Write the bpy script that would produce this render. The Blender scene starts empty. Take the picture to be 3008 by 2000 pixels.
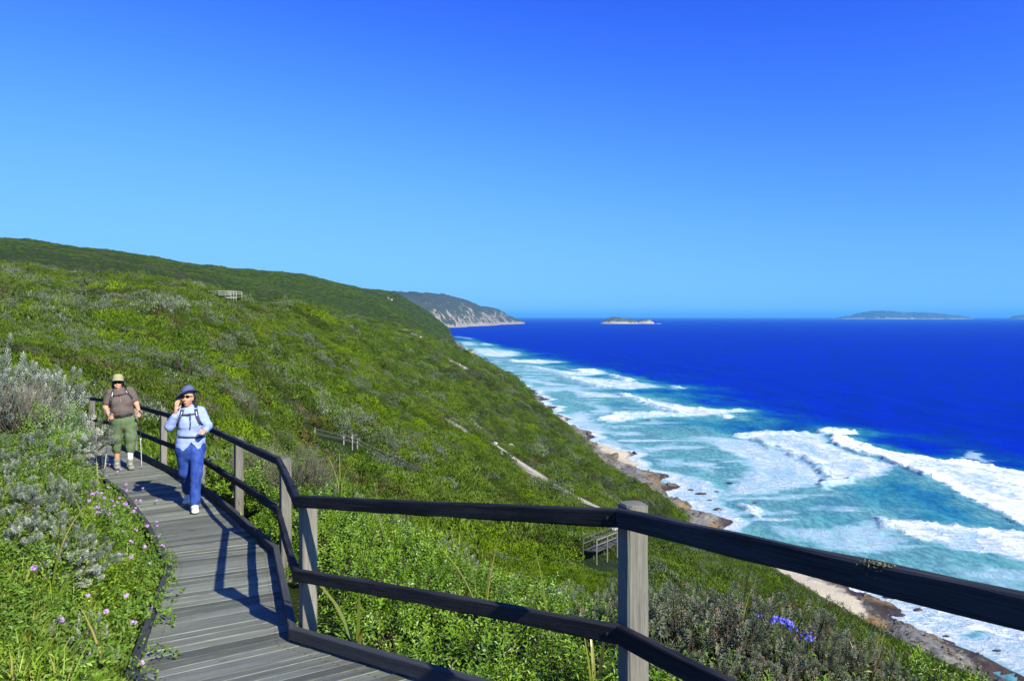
import bpy, math, random
import numpy as np
from mathutils import Vector
random.seed(7)
RNG = np.random.default_rng(7)
sc = bpy.context.scene
COL = sc.collection

# ------------------------------------------------------------------ camera
F = 2294.0          # focal length in photograph pixels (photograph 3008 x 2000)
U0, V0 = 1504.0, 930.0
SEA = -80.0         # the camera is the origin, eye height about 80 m over the sea
cam_d = bpy.data.cameras.new('camera')
cam = bpy.data.objects.new('camera', cam_d)
COL.objects.link(cam)
cam.location = (0, 0, 0)
cam.rotation_euler = (math.radians(90), 0, 0)
cam_d.sensor_width = 36.0
cam_d.lens = 36.0 * F / 3008.0
cam_d.shift_y = -(1000.0 - V0) / 3008.0
cam_d.clip_start = 0.05
cam_d.clip_end = 400000.0
sc.camera = cam

# ------------------------------------------------------------------ sky and sun
SUN_EL = math.radians(33.0)
SUN_H = np.array([0.62, -0.785])              # horizontal direction towards the sun
SUN_H = SUN_H / np.linalg.norm(SUN_H)
SKY_LIFT = 0.3                                 # the deep blue of clean sea air reaches down to the horizon
SKY_STRENGTH = 0.10
EXPOSURE = 0.75
world = bpy.data.worlds.new('World')
sc.world = world
world.use_nodes = True
wn = world.node_tree
for n in list(wn.nodes):
    wn.nodes.remove(n)
w_out = wn.nodes.new('ShaderNodeOutputWorld')
w_bg = wn.nodes.new('ShaderNodeBackground')
w_sky = wn.nodes.new('ShaderNodeTexSky')
w_sky.sky_type = 'NISHITA'
w_sky.sun_disc = False
w_sky.sun_elevation = SUN_EL
w_sky.sun_rotation = math.atan2(SUN_H[0], SUN_H[1])
w_sky.altitude = 80.0
w_sky.air_density = 1.0
w_sky.dust_density = 0.15
w_sky.ozone_density = 3.0
w_tc = wn.nodes.new('ShaderNodeTexCoord')
w_add = wn.nodes.new('ShaderNodeVectorMath'); w_add.operation = 'ADD'
w_add.inputs[1].default_value = (0, 0, SKY_LIFT)
w_nrm = wn.nodes.new('ShaderNodeVectorMath'); w_nrm.operation = 'NORMALIZE'
wn.links.new(w_tc.outputs['Generated'], w_add.inputs[0])
wn.links.new(w_add.outputs[0], w_nrm.inputs[0])
wn.links.new(w_nrm.outputs[0], w_sky.inputs['Vector'])
# film-like response of the photograph's blues: contrast, then a soft shoulder towards the horizon
w_gam = wn.nodes.new('ShaderNodeGamma'); w_gam.inputs[1].default_value = 4.99
def w_vec(op, a, b):
    n = wn.nodes.new('ShaderNodeVectorMath'); n.operation = op
    for sock, v in ((n.inputs[0], a), (n.inputs[1], b)):
        if isinstance(v, tuple): sock.default_value = v
        else: wn.links.new(v, sock)
    return n.outputs[0]
wn.links.new(w_sky.outputs[0], w_gam.inputs[0])
y_ = w_vec('MULTIPLY', w_gam.outputs[0], (.00270, .00228, .00314))
y_ = w_vec('DIVIDE', y_, w_vec('ADD', y_, (.00582, .0448, .15)))
y_ = w_vec('MULTIPLY', y_, tuple(k / (SKY_STRENGTH * 2 ** EXPOSURE) for k in (.29, .705, 1.30)))
wn.links.new(y_, w_bg.inputs[0])
w_bg.inputs[1].default_value = SKY_STRENGTH
wn.links.new(w_bg.outputs[0], w_out.inputs[0])

sun_d = bpy.data.lights.new('sun', 'SUN')
sun_d.energy = 5.0
sun_d.angle = math.radians(0.53)
sun_d.color = (1.0, 0.94, 0.80)
sun = bpy.data.objects.new('sun', sun_d)
COL.objects.link(sun)
sdir = Vector((SUN_H[0] * math.cos(SUN_EL), SUN_H[1] * math.cos(SUN_EL), math.sin(SUN_EL)))
sun.rotation_euler = sdir.to_track_quat('Z', 'Y').to_euler()
sun.location = (30, -40, 40)

sc.view_settings.view_transform = 'Standard'
sc.view_settings.look = 'None'
sc.view_settings.exposure = EXPOSURE
sc.view_settings.gamma = 1.0
sc.render.engine = 'CYCLES'
sc.cycles.use_denoising = True
sc.cycles.max_bounces = 5
sc.cycles.diffuse_bounces = 2
sc.cycles.glossy_bounces = 2
sc.cycles.transmission_bounces = 3
sc.cycles.transparent_max_bounces = 4
sc.cycles.volume_bounces = 0

# ------------------------------------------------------------------ helpers
def tag(o, label=None, cat=None, group=None, kind=None):
    if label: o['label'] = label
    if cat: o['category'] = cat
    if group: o['group'] = group
    if kind: o['kind'] = kind
    return o

def empty(name, loc=(0, 0, 0), rz=0.0, parent=None):
    o = bpy.data.objects.new(name, None)
    o.empty_display_size = 0.2
    COL.objects.link(o)
    o.location = loc
    o.rotation_euler = (0, 0, rz)
    if parent: o.parent = parent
    return o

def mesh_np(name, V, Q, mats=None, smooth=False, attrs=None, midx=None):
    """V (n,3); Q a list of (m,3) or (m,4) index arrays."""
    V = np.ascontiguousarray(V, dtype=np.float32)
    if isinstance(Q, np.ndarray): Q = [Q]
    Q = [np.asarray(q, dtype=np.int32) for q in Q if len(q)]
    me = bpy.data.meshes.new(name)
    me.vertices.add(len(V)); me.vertices.foreach_set('co', V.ravel())
    loops = np.concatenate([q.ravel() for q in Q])
    sizes = np.concatenate([np.full(len(q), q.shape[1], np.int32) for q in Q])
    starts = np.concatenate([[0], np.cumsum(sizes)[:-1]]).astype(np.int32)
    me.loops.add(len(loops)); me.loops.foreach_set('vertex_index', loops)
    me.polygons.add(len(sizes)); me.polygons.foreach_set('loop_start', starts)
    try: me.polygons.foreach_set('loop_total', sizes)
    except Exception: pass
    if midx is not None: me.polygons.foreach_set('material_index', np.asarray(midx, np.int32))
    me.polygons.foreach_set('use_smooth', np.full(len(sizes), bool(smooth)))
    for k, a in (attrs or {}).items():
        a = np.asarray(a, np.float32)
        if a.ndim == 1:
            at = me.attributes.new(k, 'FLOAT', 'POINT'); at.data.foreach_set('value', a)
        else:
            at = me.attributes.new(k, 'FLOAT_VECTOR', 'POINT'); at.data.foreach_set('vector', a.ravel())
    for m in (mats or []):
        me.materials.append(m)
    me.update(calc_edges=True)
    me.validate()
    return me

def obj(name, me, parent=None, loc=None, rz=None):
    o = bpy.data.objects.new(name, me)
    COL.objects.link(o)
    if parent: o.parent = parent
    if loc is not None: o.location = loc
    if rz is not None: o.rotation_euler = (0, 0, rz)
    return o

def copy_tree(o, parent=None):
    c = o.copy(); COL.objects.link(c); c.parent = parent
    for ch in o.children:
        copy_tree(ch, c)
    return c

class MB:
    """collects pieces of geometry that become ONE mesh"""
    def __init__(s): s.V = []; s.Q = []; s.A = []; s.M = []; s.n = 0
    def add(s, V, Q, A=None, m=0):
        V = np.asarray(V, float)
        for q in (Q if isinstance(Q, list) else [Q]):
            q = np.asarray(q, int)
            if len(q): s.Q.append(q + s.n); s.M.append(np.full(len(q), m))
        s.V.append(V); s.A.append(np.zeros((len(V), 3)) if A is None else np.asarray(A, float)); s.n += len(V)
    def mesh(s, name, mats, smooth=False):
        three = [(q, m) for q, m in zip(s.Q, s.M) if q.shape[1] == 3]
        four = [(q, m) for q, m in zip(s.Q, s.M) if q.shape[1] == 4]
        Q = []; M = []
        for L in (three, four):
            if L:
                Q.append(np.concatenate([a for a, _ in L])); M.append(np.concatenate([b for _, b in L]))
        return mesh_np(name, np.concatenate(s.V), Q, mats, smooth, {'pc': np.concatenate(s.A)}, np.concatenate(M))
    def build(s, name, mats, parent=None, smooth=False, loc=None, rz=None):
        if not isinstance(mats, (list, tuple)): mats = [mats]
        return obj(name, s.mesh(name, mats, smooth), parent, loc, rz)

def nrm(v):
    v = np.asarray(v, float); return v / (np.linalg.norm(v) + 1e-12)

def beam(mb, p0, p1, w, h, up=(0, 0, 1), e0=None, e1=None, ch=0.006, seed=0.0, m=0, seg=1, rough=0.0):
    """chamfered bar from p0 to p1, w across, h along up; e0/e1: end cut plane normals (mitres); rough: hewn unevenness"""
    p0 = np.asarray(p0, float); p1 = np.asarray(p1, float)
    d = nrm(p1 - p0); up = np.asarray(up, float); side = nrm(np.cross(d, up)); upv = np.cross(side, d); L = np.linalg.norm(p1 - p0)
    c = min(ch, w * .3, h * .3); g = np.random.default_rng(int(abs(seed) * 1000) + 1)
    prof = [(-w/2 + c, -h/2), (w/2 - c, -h/2), (w/2, -h/2 + c), (w/2, h/2 - c), (w/2 - c, h/2), (-w/2 + c, h/2), (-w/2, h/2 - c), (-w/2, -h/2 + c)]
    V = []; A = []; bow = g.normal(size=2) * rough * 1.6
    for i in range(seg + 1):
        t = i / seg; e = e0 if i == 0 else e1 if i == seg else None
        p = p0 + (p1 - p0) * t
        j = g.normal(size=(8, 2)) * rough * (0 if i in (0, seg) else 1) + bow * math.sin(math.pi * t)
        for (a, b), (ja, jb) in zip(prof, j):
            q = p + side * (a + ja) + upv * (b + jb)
            if e is not None:
                e_ = np.asarray(e, float); q = q + d * (np.dot(p - q, e_) / np.dot(d, e_))
            V.append(q); A.append((np.dot(q - p0, d), a + b * 2.3 + seed, seed))
    Q = []
    for i in range(seg):
        Q += [[8*i + k, 8*i + (k + 1) % 8, 8*i + 8 + (k + 1) % 8, 8*i + 8 + k] for k in range(8)]
    caps = []
    for o, fl in ((0, 0), (8 * seg, 1)):
        for t in ([0, 1, 2, 7], [7, 2, 3, 6], [6, 3, 4, 5]):
            t = [o + k for k in t]; caps.append(t[::-1] if fl else t)
    Q = np.array(Q)
    mb.add(V, np.concatenate([Q, np.array(caps)]), A, m)

def tube(mb, P, R, n=8, flat=1.0, cap=True, A=None, m=0, up=None):
    """tube along points P with radii R"""
    P = np.asarray(P, float); R = np.broadcast_to(np.asarray(R, float), (len(P),))
    T = np.gradient(P, axis=0); T /= np.linalg.norm(T, axis=1)[:, None] + 1e-12
    u = np.array(up if up is not None else ((0, 0, 1.) if abs(T[0][2]) < .9 else (1., 0, 0)))
    V = []; AA = []; L = 0
    for i, p in enumerate(P):
        if i: L += np.linalg.norm(P[i] - P[i-1])
        s_ = nrm(np.cross(T[i], u)); t_ = np.cross(s_, T[i])
        for k in range(n):
            a = 2 * math.pi * k / n
            V.append(p + (s_ * math.cos(a) + t_ * math.sin(a) * flat) * R[i]); AA.append((L, R[i] * a, 0))
    Q = [[i*n+k, i*n+(k+1) % n, (i+1)*n+(k+1) % n, (i+1)*n+k] for i in range(len(P)-1) for k in range(n)]
    T3 = []
    if cap:
        b = len(V); V += [P[0], P[-1]]; AA += [(0, 0, 0), (L, 0, 0)]
        for k in range(n):
            T3.append([b, (k+1) % n, k]); T3.append([b+1, (len(P)-1)*n+k, (len(P)-1)*n+(k+1) % n])
    mb.add(V, [np.array(Q)] + ([np.array(T3)] if T3 else []), AA, m)

# numpy value noise
def _h(ix, iy, s):
    n = (ix.astype(np.int64) * 374761393 + iy.astype(np.int64) * 668265263 + s * 1442695041) & 0x7fffffff
    n = ((n ^ (n >> 13)) * 1274126177) & 0x7fffffff
    return ((n ^ (n >> 16)) & 0xffff) / 65535.0
def vnoise(x, y, s=0):
    ix = np.floor(x); iy = np.floor(y); fx = x - ix; fy = y - iy
    fx = fx*fx*fx*(fx*(fx*6-15)+10); fy = fy*fy*fy*(fy*(fy*6-15)+10)
    a = _h(ix, iy, s); b = _h(ix+1, iy, s); c = _h(ix, iy+1, s); d = _h(ix+1, iy+1, s)
    return (a*(1-fx)+b*fx)*(1-fy)+(c*(1-fx)+d*fx)*fy
def fbm(x, y, o=4, s=0, g=0.5):
    r = 0; a = 1; t = 0
    for i in range(o):
        r = r + a * vnoise(x*2**i + 17.3*i, y*2**i - 9.1*i, s+i); t += a; a *= g
    return r / t
def sstep(a, b, x):
    t = np.clip((np.asarray(x, float)-a)/(b-a), 0, 1); return t*t*(3-2*t)

# ------------------------------------------------------------------ materials
def srgb(r, g, b):
    f = lambda c: (c/255/12.92) if c/255 <= .04045 else ((c/255+.055)/1.055)**2.4
    return (f(r), f(g), f(b), 1)

class Mat:
    def __init__(s, name, rough=.8, spec=.3):
        s.m = bpy.data.materials.new(name); s.m.use_nodes = True
        s.t = s.m.node_tree; s.N = s.t.nodes; s.L = s.t.links
        s.b = s.N['Principled BSDF']; s.out = s.N['Material Output']
        s.b.inputs['Roughness'].default_value = rough
        s.b.inputs['Specular IOR Level'].default_value = spec
    def new(s, t, **k):
        n = s.N.new(t)
        for a, v in k.items(): setattr(n, a, v)
        return n
    def link(s, a, b): s.L.new(a, b)
    def noise(s, vec, scale, detail=4, rough=.55, dist=0.0):
        n = s.new('ShaderNodeTexNoise'); n.inputs['Scale'].default_value = scale
        n.inputs['Detail'].default_value = detail; n.inputs['Roughness'].default_value = rough
        n.inputs['Distortion'].default_value = dist
        if vec is not None: s.link(vec, n.inputs['Vector'])
        return n.outputs['Fac']
    def attr(s, name, out='Vector'):
        n = s.new('ShaderNodeAttribute', attribute_name=name); return n.outputs[out]
    def pos(s): return s.new('ShaderNodeNewGeometry').outputs['Position']
    def rnd(s): return s.new('ShaderNodeObjectInfo').outputs['Random']
    def mapv(s, vec, scale=(1, 1, 1), loc=(0, 0, 0)):
        n = s.new('ShaderNodeMapping'); n.inputs['Scale'].default_value = scale; n.inputs['Location'].default_value = loc
        s.link(vec, n.inputs['Vector']); return n.outputs[0]
    def ramp(s, fac, stops, interp='LINEAR'):
        n = s.new('ShaderNodeValToRGB'); e = n.color_ramp; e.interpolation = interp
        while len(e.elements) < len(stops): e.elements.new(0.5)
        for q, (p, c) in zip(e.elements, stops):
            q.position = p; q.color = c if len(c) == 4 else (*c, 1)
        s.link(fac, n.inputs[0]); return n.outputs[0]
    def mix(s, fac, a, b, mode='MIX'):
        n = s.new('ShaderNodeMix', data_type='RGBA', blend_type=mode)
        for sock, v in ((n.inputs[0], fac), (n.inputs[6], a), (n.inputs[7], b)):
            if isinstance(v, (int, float, tuple)): sock.default_value = v
            else: s.link(v, sock)
        return n.outputs[2]
    def math(s, op, a, b=0.0, clamp=False):
        n = s.new('ShaderNodeMath', operation=op, use_clamp=clamp)
        for sock, v in ((n.inputs[0], a), (n.inputs[1], b)):
            if isinstance(v, (int, float)): sock.default_value = v
            else: s.link(v, sock)
        return n.outputs[0]
    def maprange(s, v, a, b, c=0.0, d=1.0, smooth=True):
        n = s.new('ShaderNodeMapRange'); n.interpolation_type = 'SMOOTHSTEP' if smooth else 'LINEAR'
        for i, x in ((1, a), (2, b), (3, c), (4, d)):
            if isinstance(x, (int, float)): n.inputs[i].default_value = x
            else: s.link(x, n.inputs[i])
        s.link(v, n.inputs[0]); return n.outputs[0]
    def color(s, c):
        if isinstance(c, tuple): s.b.inputs['Base Color'].default_value = c if len(c) == 4 else (*c, 1)
        else: s.link(c, s.b.inputs['Base Color'])
    def bump(s, h, strength=.3, dist=.02):
        n = s.new('ShaderNodeBump'); n.inputs['Strength'].default_value = strength; n.inputs['Distance'].default_value = dist
        s.link(h, n.inputs['Height']); s.link(n.outputs[0], s.b.inputs['Normal'])
    def translucent(s, col, f):
        tr = s.new('ShaderNodeBsdfTranslucent'); mx = s.new('ShaderNodeMixShader'); mx.inputs[0].default_value = f
        if isinstance(col, tuple): tr.inputs[0].default_value = col if len(col) == 4 else (*col, 1)
        else: s.link(col, tr.inputs[0])
        s.link(s.b.outputs[0], mx.inputs[1]); s.link(tr.outputs[0], mx.inputs[2]); s.link(mx.outputs[0], s.out.inputs[0])

def plain(name, c, rough=.8, spec=.3, var=.0, bump=0, bscale=60):
    M = Mat(name, rough, spec)
    if var or bump:
        tc = M.new('ShaderNodeTexCoord').outputs['Object']
        n = M.noise(tc, bscale, 4)
        if var:
            lo = tuple(max(0, k*(1-var)) for k in c[:3]); hi = tuple(k*(1+var) for k in c[:3])
            M.color(M.ramp(n, [(.3, lo), (.7, hi)]))
        else: M.color(c)
        if bump: M.bump(n, bump, .01)
    else: M.color(c)
    return M.m

def wood_mat(name, dark, light, rough=.8, contrast=1.0, lo=.25, hi=.72):
    M = Mat(name, rough, .15)
    pc = M.attr('pc')
    g = M.noise(M.mapv(pc, (3.0, 90, 13)), 1.0, 6, .6)
    g2 = M.noise(M.mapv(pc, (14.0, 260, 13)), 1.0, 4, .6)
    big = M.noise(M.mapv(pc, (1.2, 6, 31)), 1.0, 3, .6)
    r = M.rnd()
    f = M.math('ADD', M.math('MULTIPLY', g, .55), M.math('MULTIPLY', g2, .35))
    f = M.math('ADD', f, M.math('MULTIPLY', M.math('SUBTRACT', big, .5), .5))
    f = M.math('ADD', f, M.math('MULTIPLY', M.math('SUBTRACT', r, .5), .34 * contrast))
    crk = M.noise(M.mapv(pc, (1.1, 42, 29)), 1.0, 3, .5)
    col = M.mix(M.maprange(crk, .66, .72), M.ramp(f, [(lo, dark), (hi, light)]), tuple(k*.35 for k in dark)+(1,))
    M.color(col)
    M.bump(M.math('ADD', g, g2), .5, .004)
    return M.m

def deck_mat(name, dark, light):
    m = wood_mat(name, dark, light); t = m.node_tree; M = Mat.__new__(Mat); M.m = m; M.t = t; M.N = t.nodes; M.L = t.links; M.b = M.N['Principled BSDF']; M.out = M.N['Material Output']
    src = M.b.inputs['Base Color'].links[0].from_socket
    sp = M.new('ShaderNodeSeparateXYZ'); M.link(M.attr('pc'), sp.inputs[0])
    f = M.math('DIVIDE', M.math('SUBTRACT', sp.outputs[1], sp.outputs[2]), .142)
    e = M.math('MAXIMUM', M.maprange(f, .90, .985), M.maprange(f, .05, .0))
    wear = M.noise(M.mapv(M.attr('pc'), (2.2, 3, 17)), 1.0, 4, .6)
    e = M.math('MULTIPLY', e, M.maprange(wear, .46, .66))
    col = M.mix(M.math('MULTIPLY', e, .5), src, (.36, .39, .31, 1))
    blot = M.noise(M.mapv(M.attr('pc'), (6, 9, 5)), 1.0, 5, .65)
    col = M.mix(M.math('MULTIPLY', M.maprange(blot, .60, .72), .5), col, (.05, .058, .045, 1))
    M.link(col, M.b.inputs['Base Color']); return m
M_DECK = deck_mat('weathered_deck_timber', (.086, .094, .074), (.256, .272, .208))
M_RAIL = wood_mat('stained_rail_timber', (.009, .010, .011), (.062, .064, .064), contrast=.4, lo=.34, hi=.70)
M_POST = wood_mat('grey_post_timber', (.085, .082, .070), (.27, .26, .215), contrast=.4)
M_KERB = wood_mat('kerb_timber', (.030, .033, .034), (.085, .09, .09), contrast=.4)
M_SCREW = plain('screw_metal', (.03, .028, .026), .5)
# ------------------------------------------------------------------ the lie of the land
TY = np.array([-300,-100,0,50,100,150,185,221,270,320,427,584,700,896,1150,1400,1800,2350,3000,4500,6000,8000.])
TX = np.array([190,140,118,108,98,86,79,75,66,57,45,26,2,-14,-48,-84,-125,-172,-250,-420,-560,-600.])
WY = np.array([-300,-100,0,100,177,214,257,319,380,435,478,623,819,960,1142,1301,1700,2350,3000,4500,6000,8000.])
WX = np.array([240,185,162,138,116,103,86,76,74,70,59,39,26,2,-19,-45,-95,-158,-236,-400,-545,-590.])
def smin(a, b, k):
    h = np.clip(0.5+0.5*(b-a)/k, 0, 1); return b*(1-h)+a*h-k*h*(1-h)
def toe_x(y): return np.interp(y, TY, TX) + 3.0*np.sin(y*.045) * sstep(120, 200, y)
def water_x(y): return np.interp(y, WY, WX) + (5*np.sin(y*.083+1)+3*np.sin(y*.21)) * sstep(140, 240, y)
def land_base(x, y):
    t = toe_x(y); sl = (toe_x(y+20)-toe_x(y-20))/40.0; c = 1/np.sqrt(1+sl*sl)
    s = (t-x)*c
    C = np.interp(y, [-200,0,100,300,500,900,1400,2000,2600], [0,2,4,6,10,25,40,55,40])
    fl = C+np.interp(y, [0,300,800,1500], [.22,.2,.13,.10])*(s-(C+75)/.72)
    z = smin(-75+.72*s, fl, 14.0)
    w = (water_x(y)-t)*c
    sh = -75-5.0*(-s)/np.maximum(w, 4)
    return np.where(s < 0, np.maximum(sh, -92), z), s
CP = []
def _P(u, *vd):
    for v, d in vd: CP.append((u, v, d))
_P(-250,(985,40),(925,62),(860,95),(800,130),(768,160),(785,215),(752,400),(715,700),(698,950),(715,1500))
_P(0,(1000,40),(960,60),(905,90),(850,120),(786,165),(800,215),(770,380),(735,650),(709,920),(722,1500))
_P(300,(1075,40),(1010,62),(940,95),(880,130),(822,180),(836,230),(790,480),(736,1000),(750,1600))
_P(612,(1185,40),(1085,58),(1000,85),(925,125),(880,160),(858,190),(874,240),(830,550),(784,1150),(797,1700))
_P(900,(1420,40),(1310,65),(1200,90),(1080,140),(980,190),(905,250),(925,310),(880,700),(826,1300),(811,1650),(825,2200))
_P(1110,(1570,40),(1430,65),(1345,85),(1185,140),(1095,215),(1030,300),(985,380),(1005,480),(955,900),(885,1500),(857,1950),(872,2400))
_P(1250,(1600,40),(1420,80),(1300,120),(1190,190),(1100,310),(1012,500),(1030,640),(990,1150),(945,1700),(912,2150),(925,2500))
_P(1340,(1650,40),(1445,85),(1330,130),(1230,220),(1130,400),(1052,620),(1075,800),(1010,1500),(985,2200))
_P(1430,(1700,40),(1480,90),(1290,200),(1180,400),(1102,700))
_P(1600,(1760,45),(1560,90),(1400,180),(1290,320))
_P(1757,(1760,50),(1598,75),(1500,130))
_P(2000,(1850,45),(1720,90),(1640,140))
_P(2300,(1950,45),(1830,90),(1760,140))
_P(2600,(2000,45),(1930,90),(1885,130))
CP = np.array(CP, float)
def tps_fit(Q, val, lam):
    d2 = ((Q[:, None]-Q[None])**2).sum(-1); K = 0.5*d2*np.log(d2+1e-9)
    n = len(Q); A = np.zeros((n+3, n+3)); A[:n, :n] = K+lam*np.eye(n); A[:n, n] = 1; A[:n, n+1:] = Q; A[n:, :n] = A[:n, n:].T
    b = np.zeros(n+3); b[:n] = val
    return np.linalg.solve(A, b)
def tps_eval(w, Q, q):
    n = len(Q); qf = q.reshape(-1, q.shape[-1]); o = np.zeros(len(qf))
    for i in range(0, len(qf), 30000):
        c = qf[i:i+30000]; d2 = ((c[:, None]-Q[None])**2).sum(-1)
        o[i:i+30000] = (0.5*d2*np.log(d2+1e-9))@w[:n]+w[n]+c@w[n+1:]
    return o.reshape(q.shape[:-1])
def feat(x, y):
    y = np.maximum(y, 20.0); return np.stack([x/y*2.2, np.log(y)], -1)
_cx = (CP[:, 0]-U0)/F*CP[:, 2]; _cy = CP[:, 2]
_QF = feat(_cx, _cy); _WF = tps_fit(_QF, -(CP[:, 1]-V0)/F-land_base(_cx, _cy)[0]/_cy, .002)

# boardwalk line: the right hand edge with its posts, deck level
POSTS = np.array([(3.1,-3.2,-1.05),(2.0,-.2,-1.40),(.56,3.6,-1.92),(-1.48,5.66,-2.33),(-2.4,8.3,-2.53),(-3.7,10.57,-2.66),(-4.97,12.5,-2.69),
                  (-6.47,14.5,-2.78),(-8.05,16.65,-2.88),(-9.7,18.85,-3.02),(-11.3,21.0,-3.2),(-14.1,21.9,-3.3),(-17,22.4,-3.4)])
def poly_offset(P, off):
    """mitred offset to the left of travel (towards the inland side)"""
    P = np.asarray(P, float); d = np.diff(P[:, :2], axis=0); d /= np.linalg.norm(d, axis=1)[:, None]
    nl = np.stack([-d[:, 1], d[:, 0]], 1)
    out = []
    for i in range(len(P)):
        a = nl[max(i-1, 0)]; b = nl[min(i, len(nl)-1)]; m = nrm(a+b)
        out.append(P[i, :2]+m*off/max(.35, np.dot(m, b)))
    o = P.copy(); o[:, :2] = np.array(out); return o
DECK_W = 1.08
DR = poly_offset(POSTS, .075)            # deck edge under the kerb, inside the posts
DL = poly_offset(POSTS, .075+DECK_W)
DC = poly_offset(POSTS, .075+DECK_W/2)
def near_line(x, y):
    """signed distance to the boardwalk centre line (left +) and its level there"""
    best = np.full(np.shape(x), 1e9); sg = np.zeros(np.shape(x)); zz = np.zeros(np.shape(x))
    for a, b in zip(DC[:-1], DC[1:]):
        dx, dy = b[0]-a[0], b[1]-a[1]; L2 = dx*dx+dy*dy
        t = np.clip(((x-a[0])*dx+(y-a[1])*dy)/L2, 0, 1)
        px, py = a[0]+t*dx, a[1]+t*dy
        d = np.hypot(x-px, y-py); s = np.sign(dx*(y-py)-dy*(x-px))
        m = d < best
        best = np.where(m, d, best); sg = np.where(m, s, sg); zz = np.where(m, a[2]+t*(b[2]-a[2]), zz)
    return best, sg, zz
NP_ = np.array([(-4,4,-1.85),(-6,6,-1.42),(-6.5,8,-1.35),(-8.5,11,-1.5),(-12,16,-2.0),(-18,26,-2.6),(-4,0,-1.2),(-9,3,-1.3),(-9,-5,-.6),(-20,20,-1.7),(-14,9,-1.5),
 (-3.3,2,-1.7),(-.3,6.2,-2.75),(-1,8.5,-2.95),(-1.9,12,-3.4),(.6,8,-3.15),(1.7,5,-2.5),(2.7,7,-3.3),(3.4,5.3,-2.85),(3.2,3,-2.4),(4,0,-2.6),(5,-5,-2.2),
 (-1,16.5,-5.9),(1.5,12,-6.0),(4.6,9.2,-6.3),(7,6,-6.6),(8,0,-6.4),(10,-6,-6.5),(-2,25,-9.8),(3,22,-11),(10,15,-12.3),(15,5,-13.5),(17,-5,-14),
 (-5,15.5,-3.6),(-4.5,20,-6),(-9,21.5,-4.4),(-8,30,-7.2),(-15,32,-4.6),(-21,40,-2.6),(-15.5,40,-4.6),(-10.5,40,-9.0),(-6.9,40,-11.2),(-1.3,40,-13.4),(10,40,-17),(20,40,-19.5)], float)
_WN = tps_fit(NP_[:, :2]/10, NP_[:, 2], .002)
def land(x, y):
    """ground level, and distance inland from the toe of the slope"""
    x = np.asarray(x, float); y = np.asarray(y, float)
    z0, s = land_base(x, y)
    r = tps_eval(_WF, _QF, feat(x, y))
    fade = sstep(2, 28, s)*(1-sstep(2600, 3600, y))*sstep(-10, 30, y)
    zf = z0+np.clip(r, -.45, .25)*np.maximum(y, 25.)*fade
    rr = np.hypot(x, y)
    k = sstep(22, 42, rr)
    # mounds and hollows of the heath slope
    am = sstep(15, 90, rr)*sstep(3, 25, s)
    zf = zf+am*(2.2*(fbm(x/23, y/23, 3, 3)-.5)+np.clip(rr/260, .4, 3.2)*3.4*(fbm(x/64, y/64, 4, 11)-.5))
    # ledges on the shore
    sm = sstep(6, -2, s)
    led = fbm(x/9, y/14, 4, 21); st = np.floor(led*7)/7*.75+led*.25
    w = np.maximum(water_x(y)-toe_x(y), 4)
    zf = zf+sm*((st-.46)*5.2*sstep(-1.25, -.55, s/w))
    m = rr < 60
    zn = zf.copy()
    if m.any():
        zn[m] = tps_eval(_WN, NP_[:, :2]/10, np.stack([x[m], y[m]], -1)/10)
        d, sg, zd = near_line(x[m], y[m])
        # never above the deck, a low bank on the inland side
        g = zn[m]+.12*(fbm(x[m]/1.7, y[m]/1.7, 3, 5)-.5)
        lim = zd-.28+.16*((sg > 0)*sstep(.53, .8, d))
        inl = np.where(sg > 0, sstep(.7, 2.3, d), sstep(.7, 1.6, d))
        g = np.where(d < 4, np.minimum(g, lim+inl*3.0), g)
        zn[m] = g
    z = zn*(1-k)+zf*k
    return z, s
def ray_hit(u, v, d0=3.0, d1=3000.0, n=500, lift=0.0):
    d = np.exp(np.linspace(math.log(d0), math.log(d1), n)); x = (u-U0)/F*d; zr = -(v-V0)/F*d
    z, s = land(x, d); z = z+lift
    i = int(np.argmax(z >= zr)) if (z >= zr).any() else n-1
    if i == 0: return np.array([x[0], d[0], z[0]])
    a, b = z[i-1]-zr[i-1], z[i]-zr[i]; t = a/(a-b) if a != b else 0
    dd = d[i-1]+t*(d[i]-d[i-1]); xx = (u-U0)/F*dd
    return np.array([xx, dd, float(land(np.array([xx]), np.array([dd]))[0][0])])
def sea_pt(u, v):
    d = F*(-SEA)/(v-V0); return np.array([(u-U0)/F*d, d])

# bare sand and pale rock on the slope (u, v, half width m, half length m)
BARE = [(1460,1300,2.0,4),(1480,1322,2.5,4),(1340,1246,1.6,4),(1398,1250,1.4,3),(1560,1382,2.4,4.5),(1610,1414,3.2,5.5),(1650,1436,3.4,5.5),(1690,1458,3.2,5),(1720,1474,2.4,4),(1530,1356,2.0,4),
        (1335,1065,4,9),(1360,1078,3.5,8),(1310,1052,3,6),(1225,985,5,7),(1250,1000,4,7),(1195,970,4,6),(1780,1520,1.8,2.5),(1800,1545,1.6,2.2),(800,905,2,3),(830,907,2,4),(770,899,1.5,3),(1145,880,5,6)]
BARE_W = [(*ray_hit(u, v)[:2], a*(1.5 if v > 1100 else .75), b*(1.5 if v > 1100 else .8)) for u, v, a, b in BARE]
BARE_K = [(x-.4, y-(3.0 if y < 250 else 0), a+2.0, b+(6.0 if y < 250 else 2.5)) for x, y, a, b in BARE_W]    # kept clear of bushes
SANDS = [((1818,1339),7,34),((1780,1322),6,30),((1862,1357),5,14),((2480,1800),6,9),((2390,1742),8,11),((2440,1775),7,10),((2340,1705),7,11),((2290,1672),4,7),((1440,1092),9,50),((1478,1125),9,50),((1575,1183),5,26),((1590,1197),5,22),((1650,1240),4,16),((2180,1598),4,9)]
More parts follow.
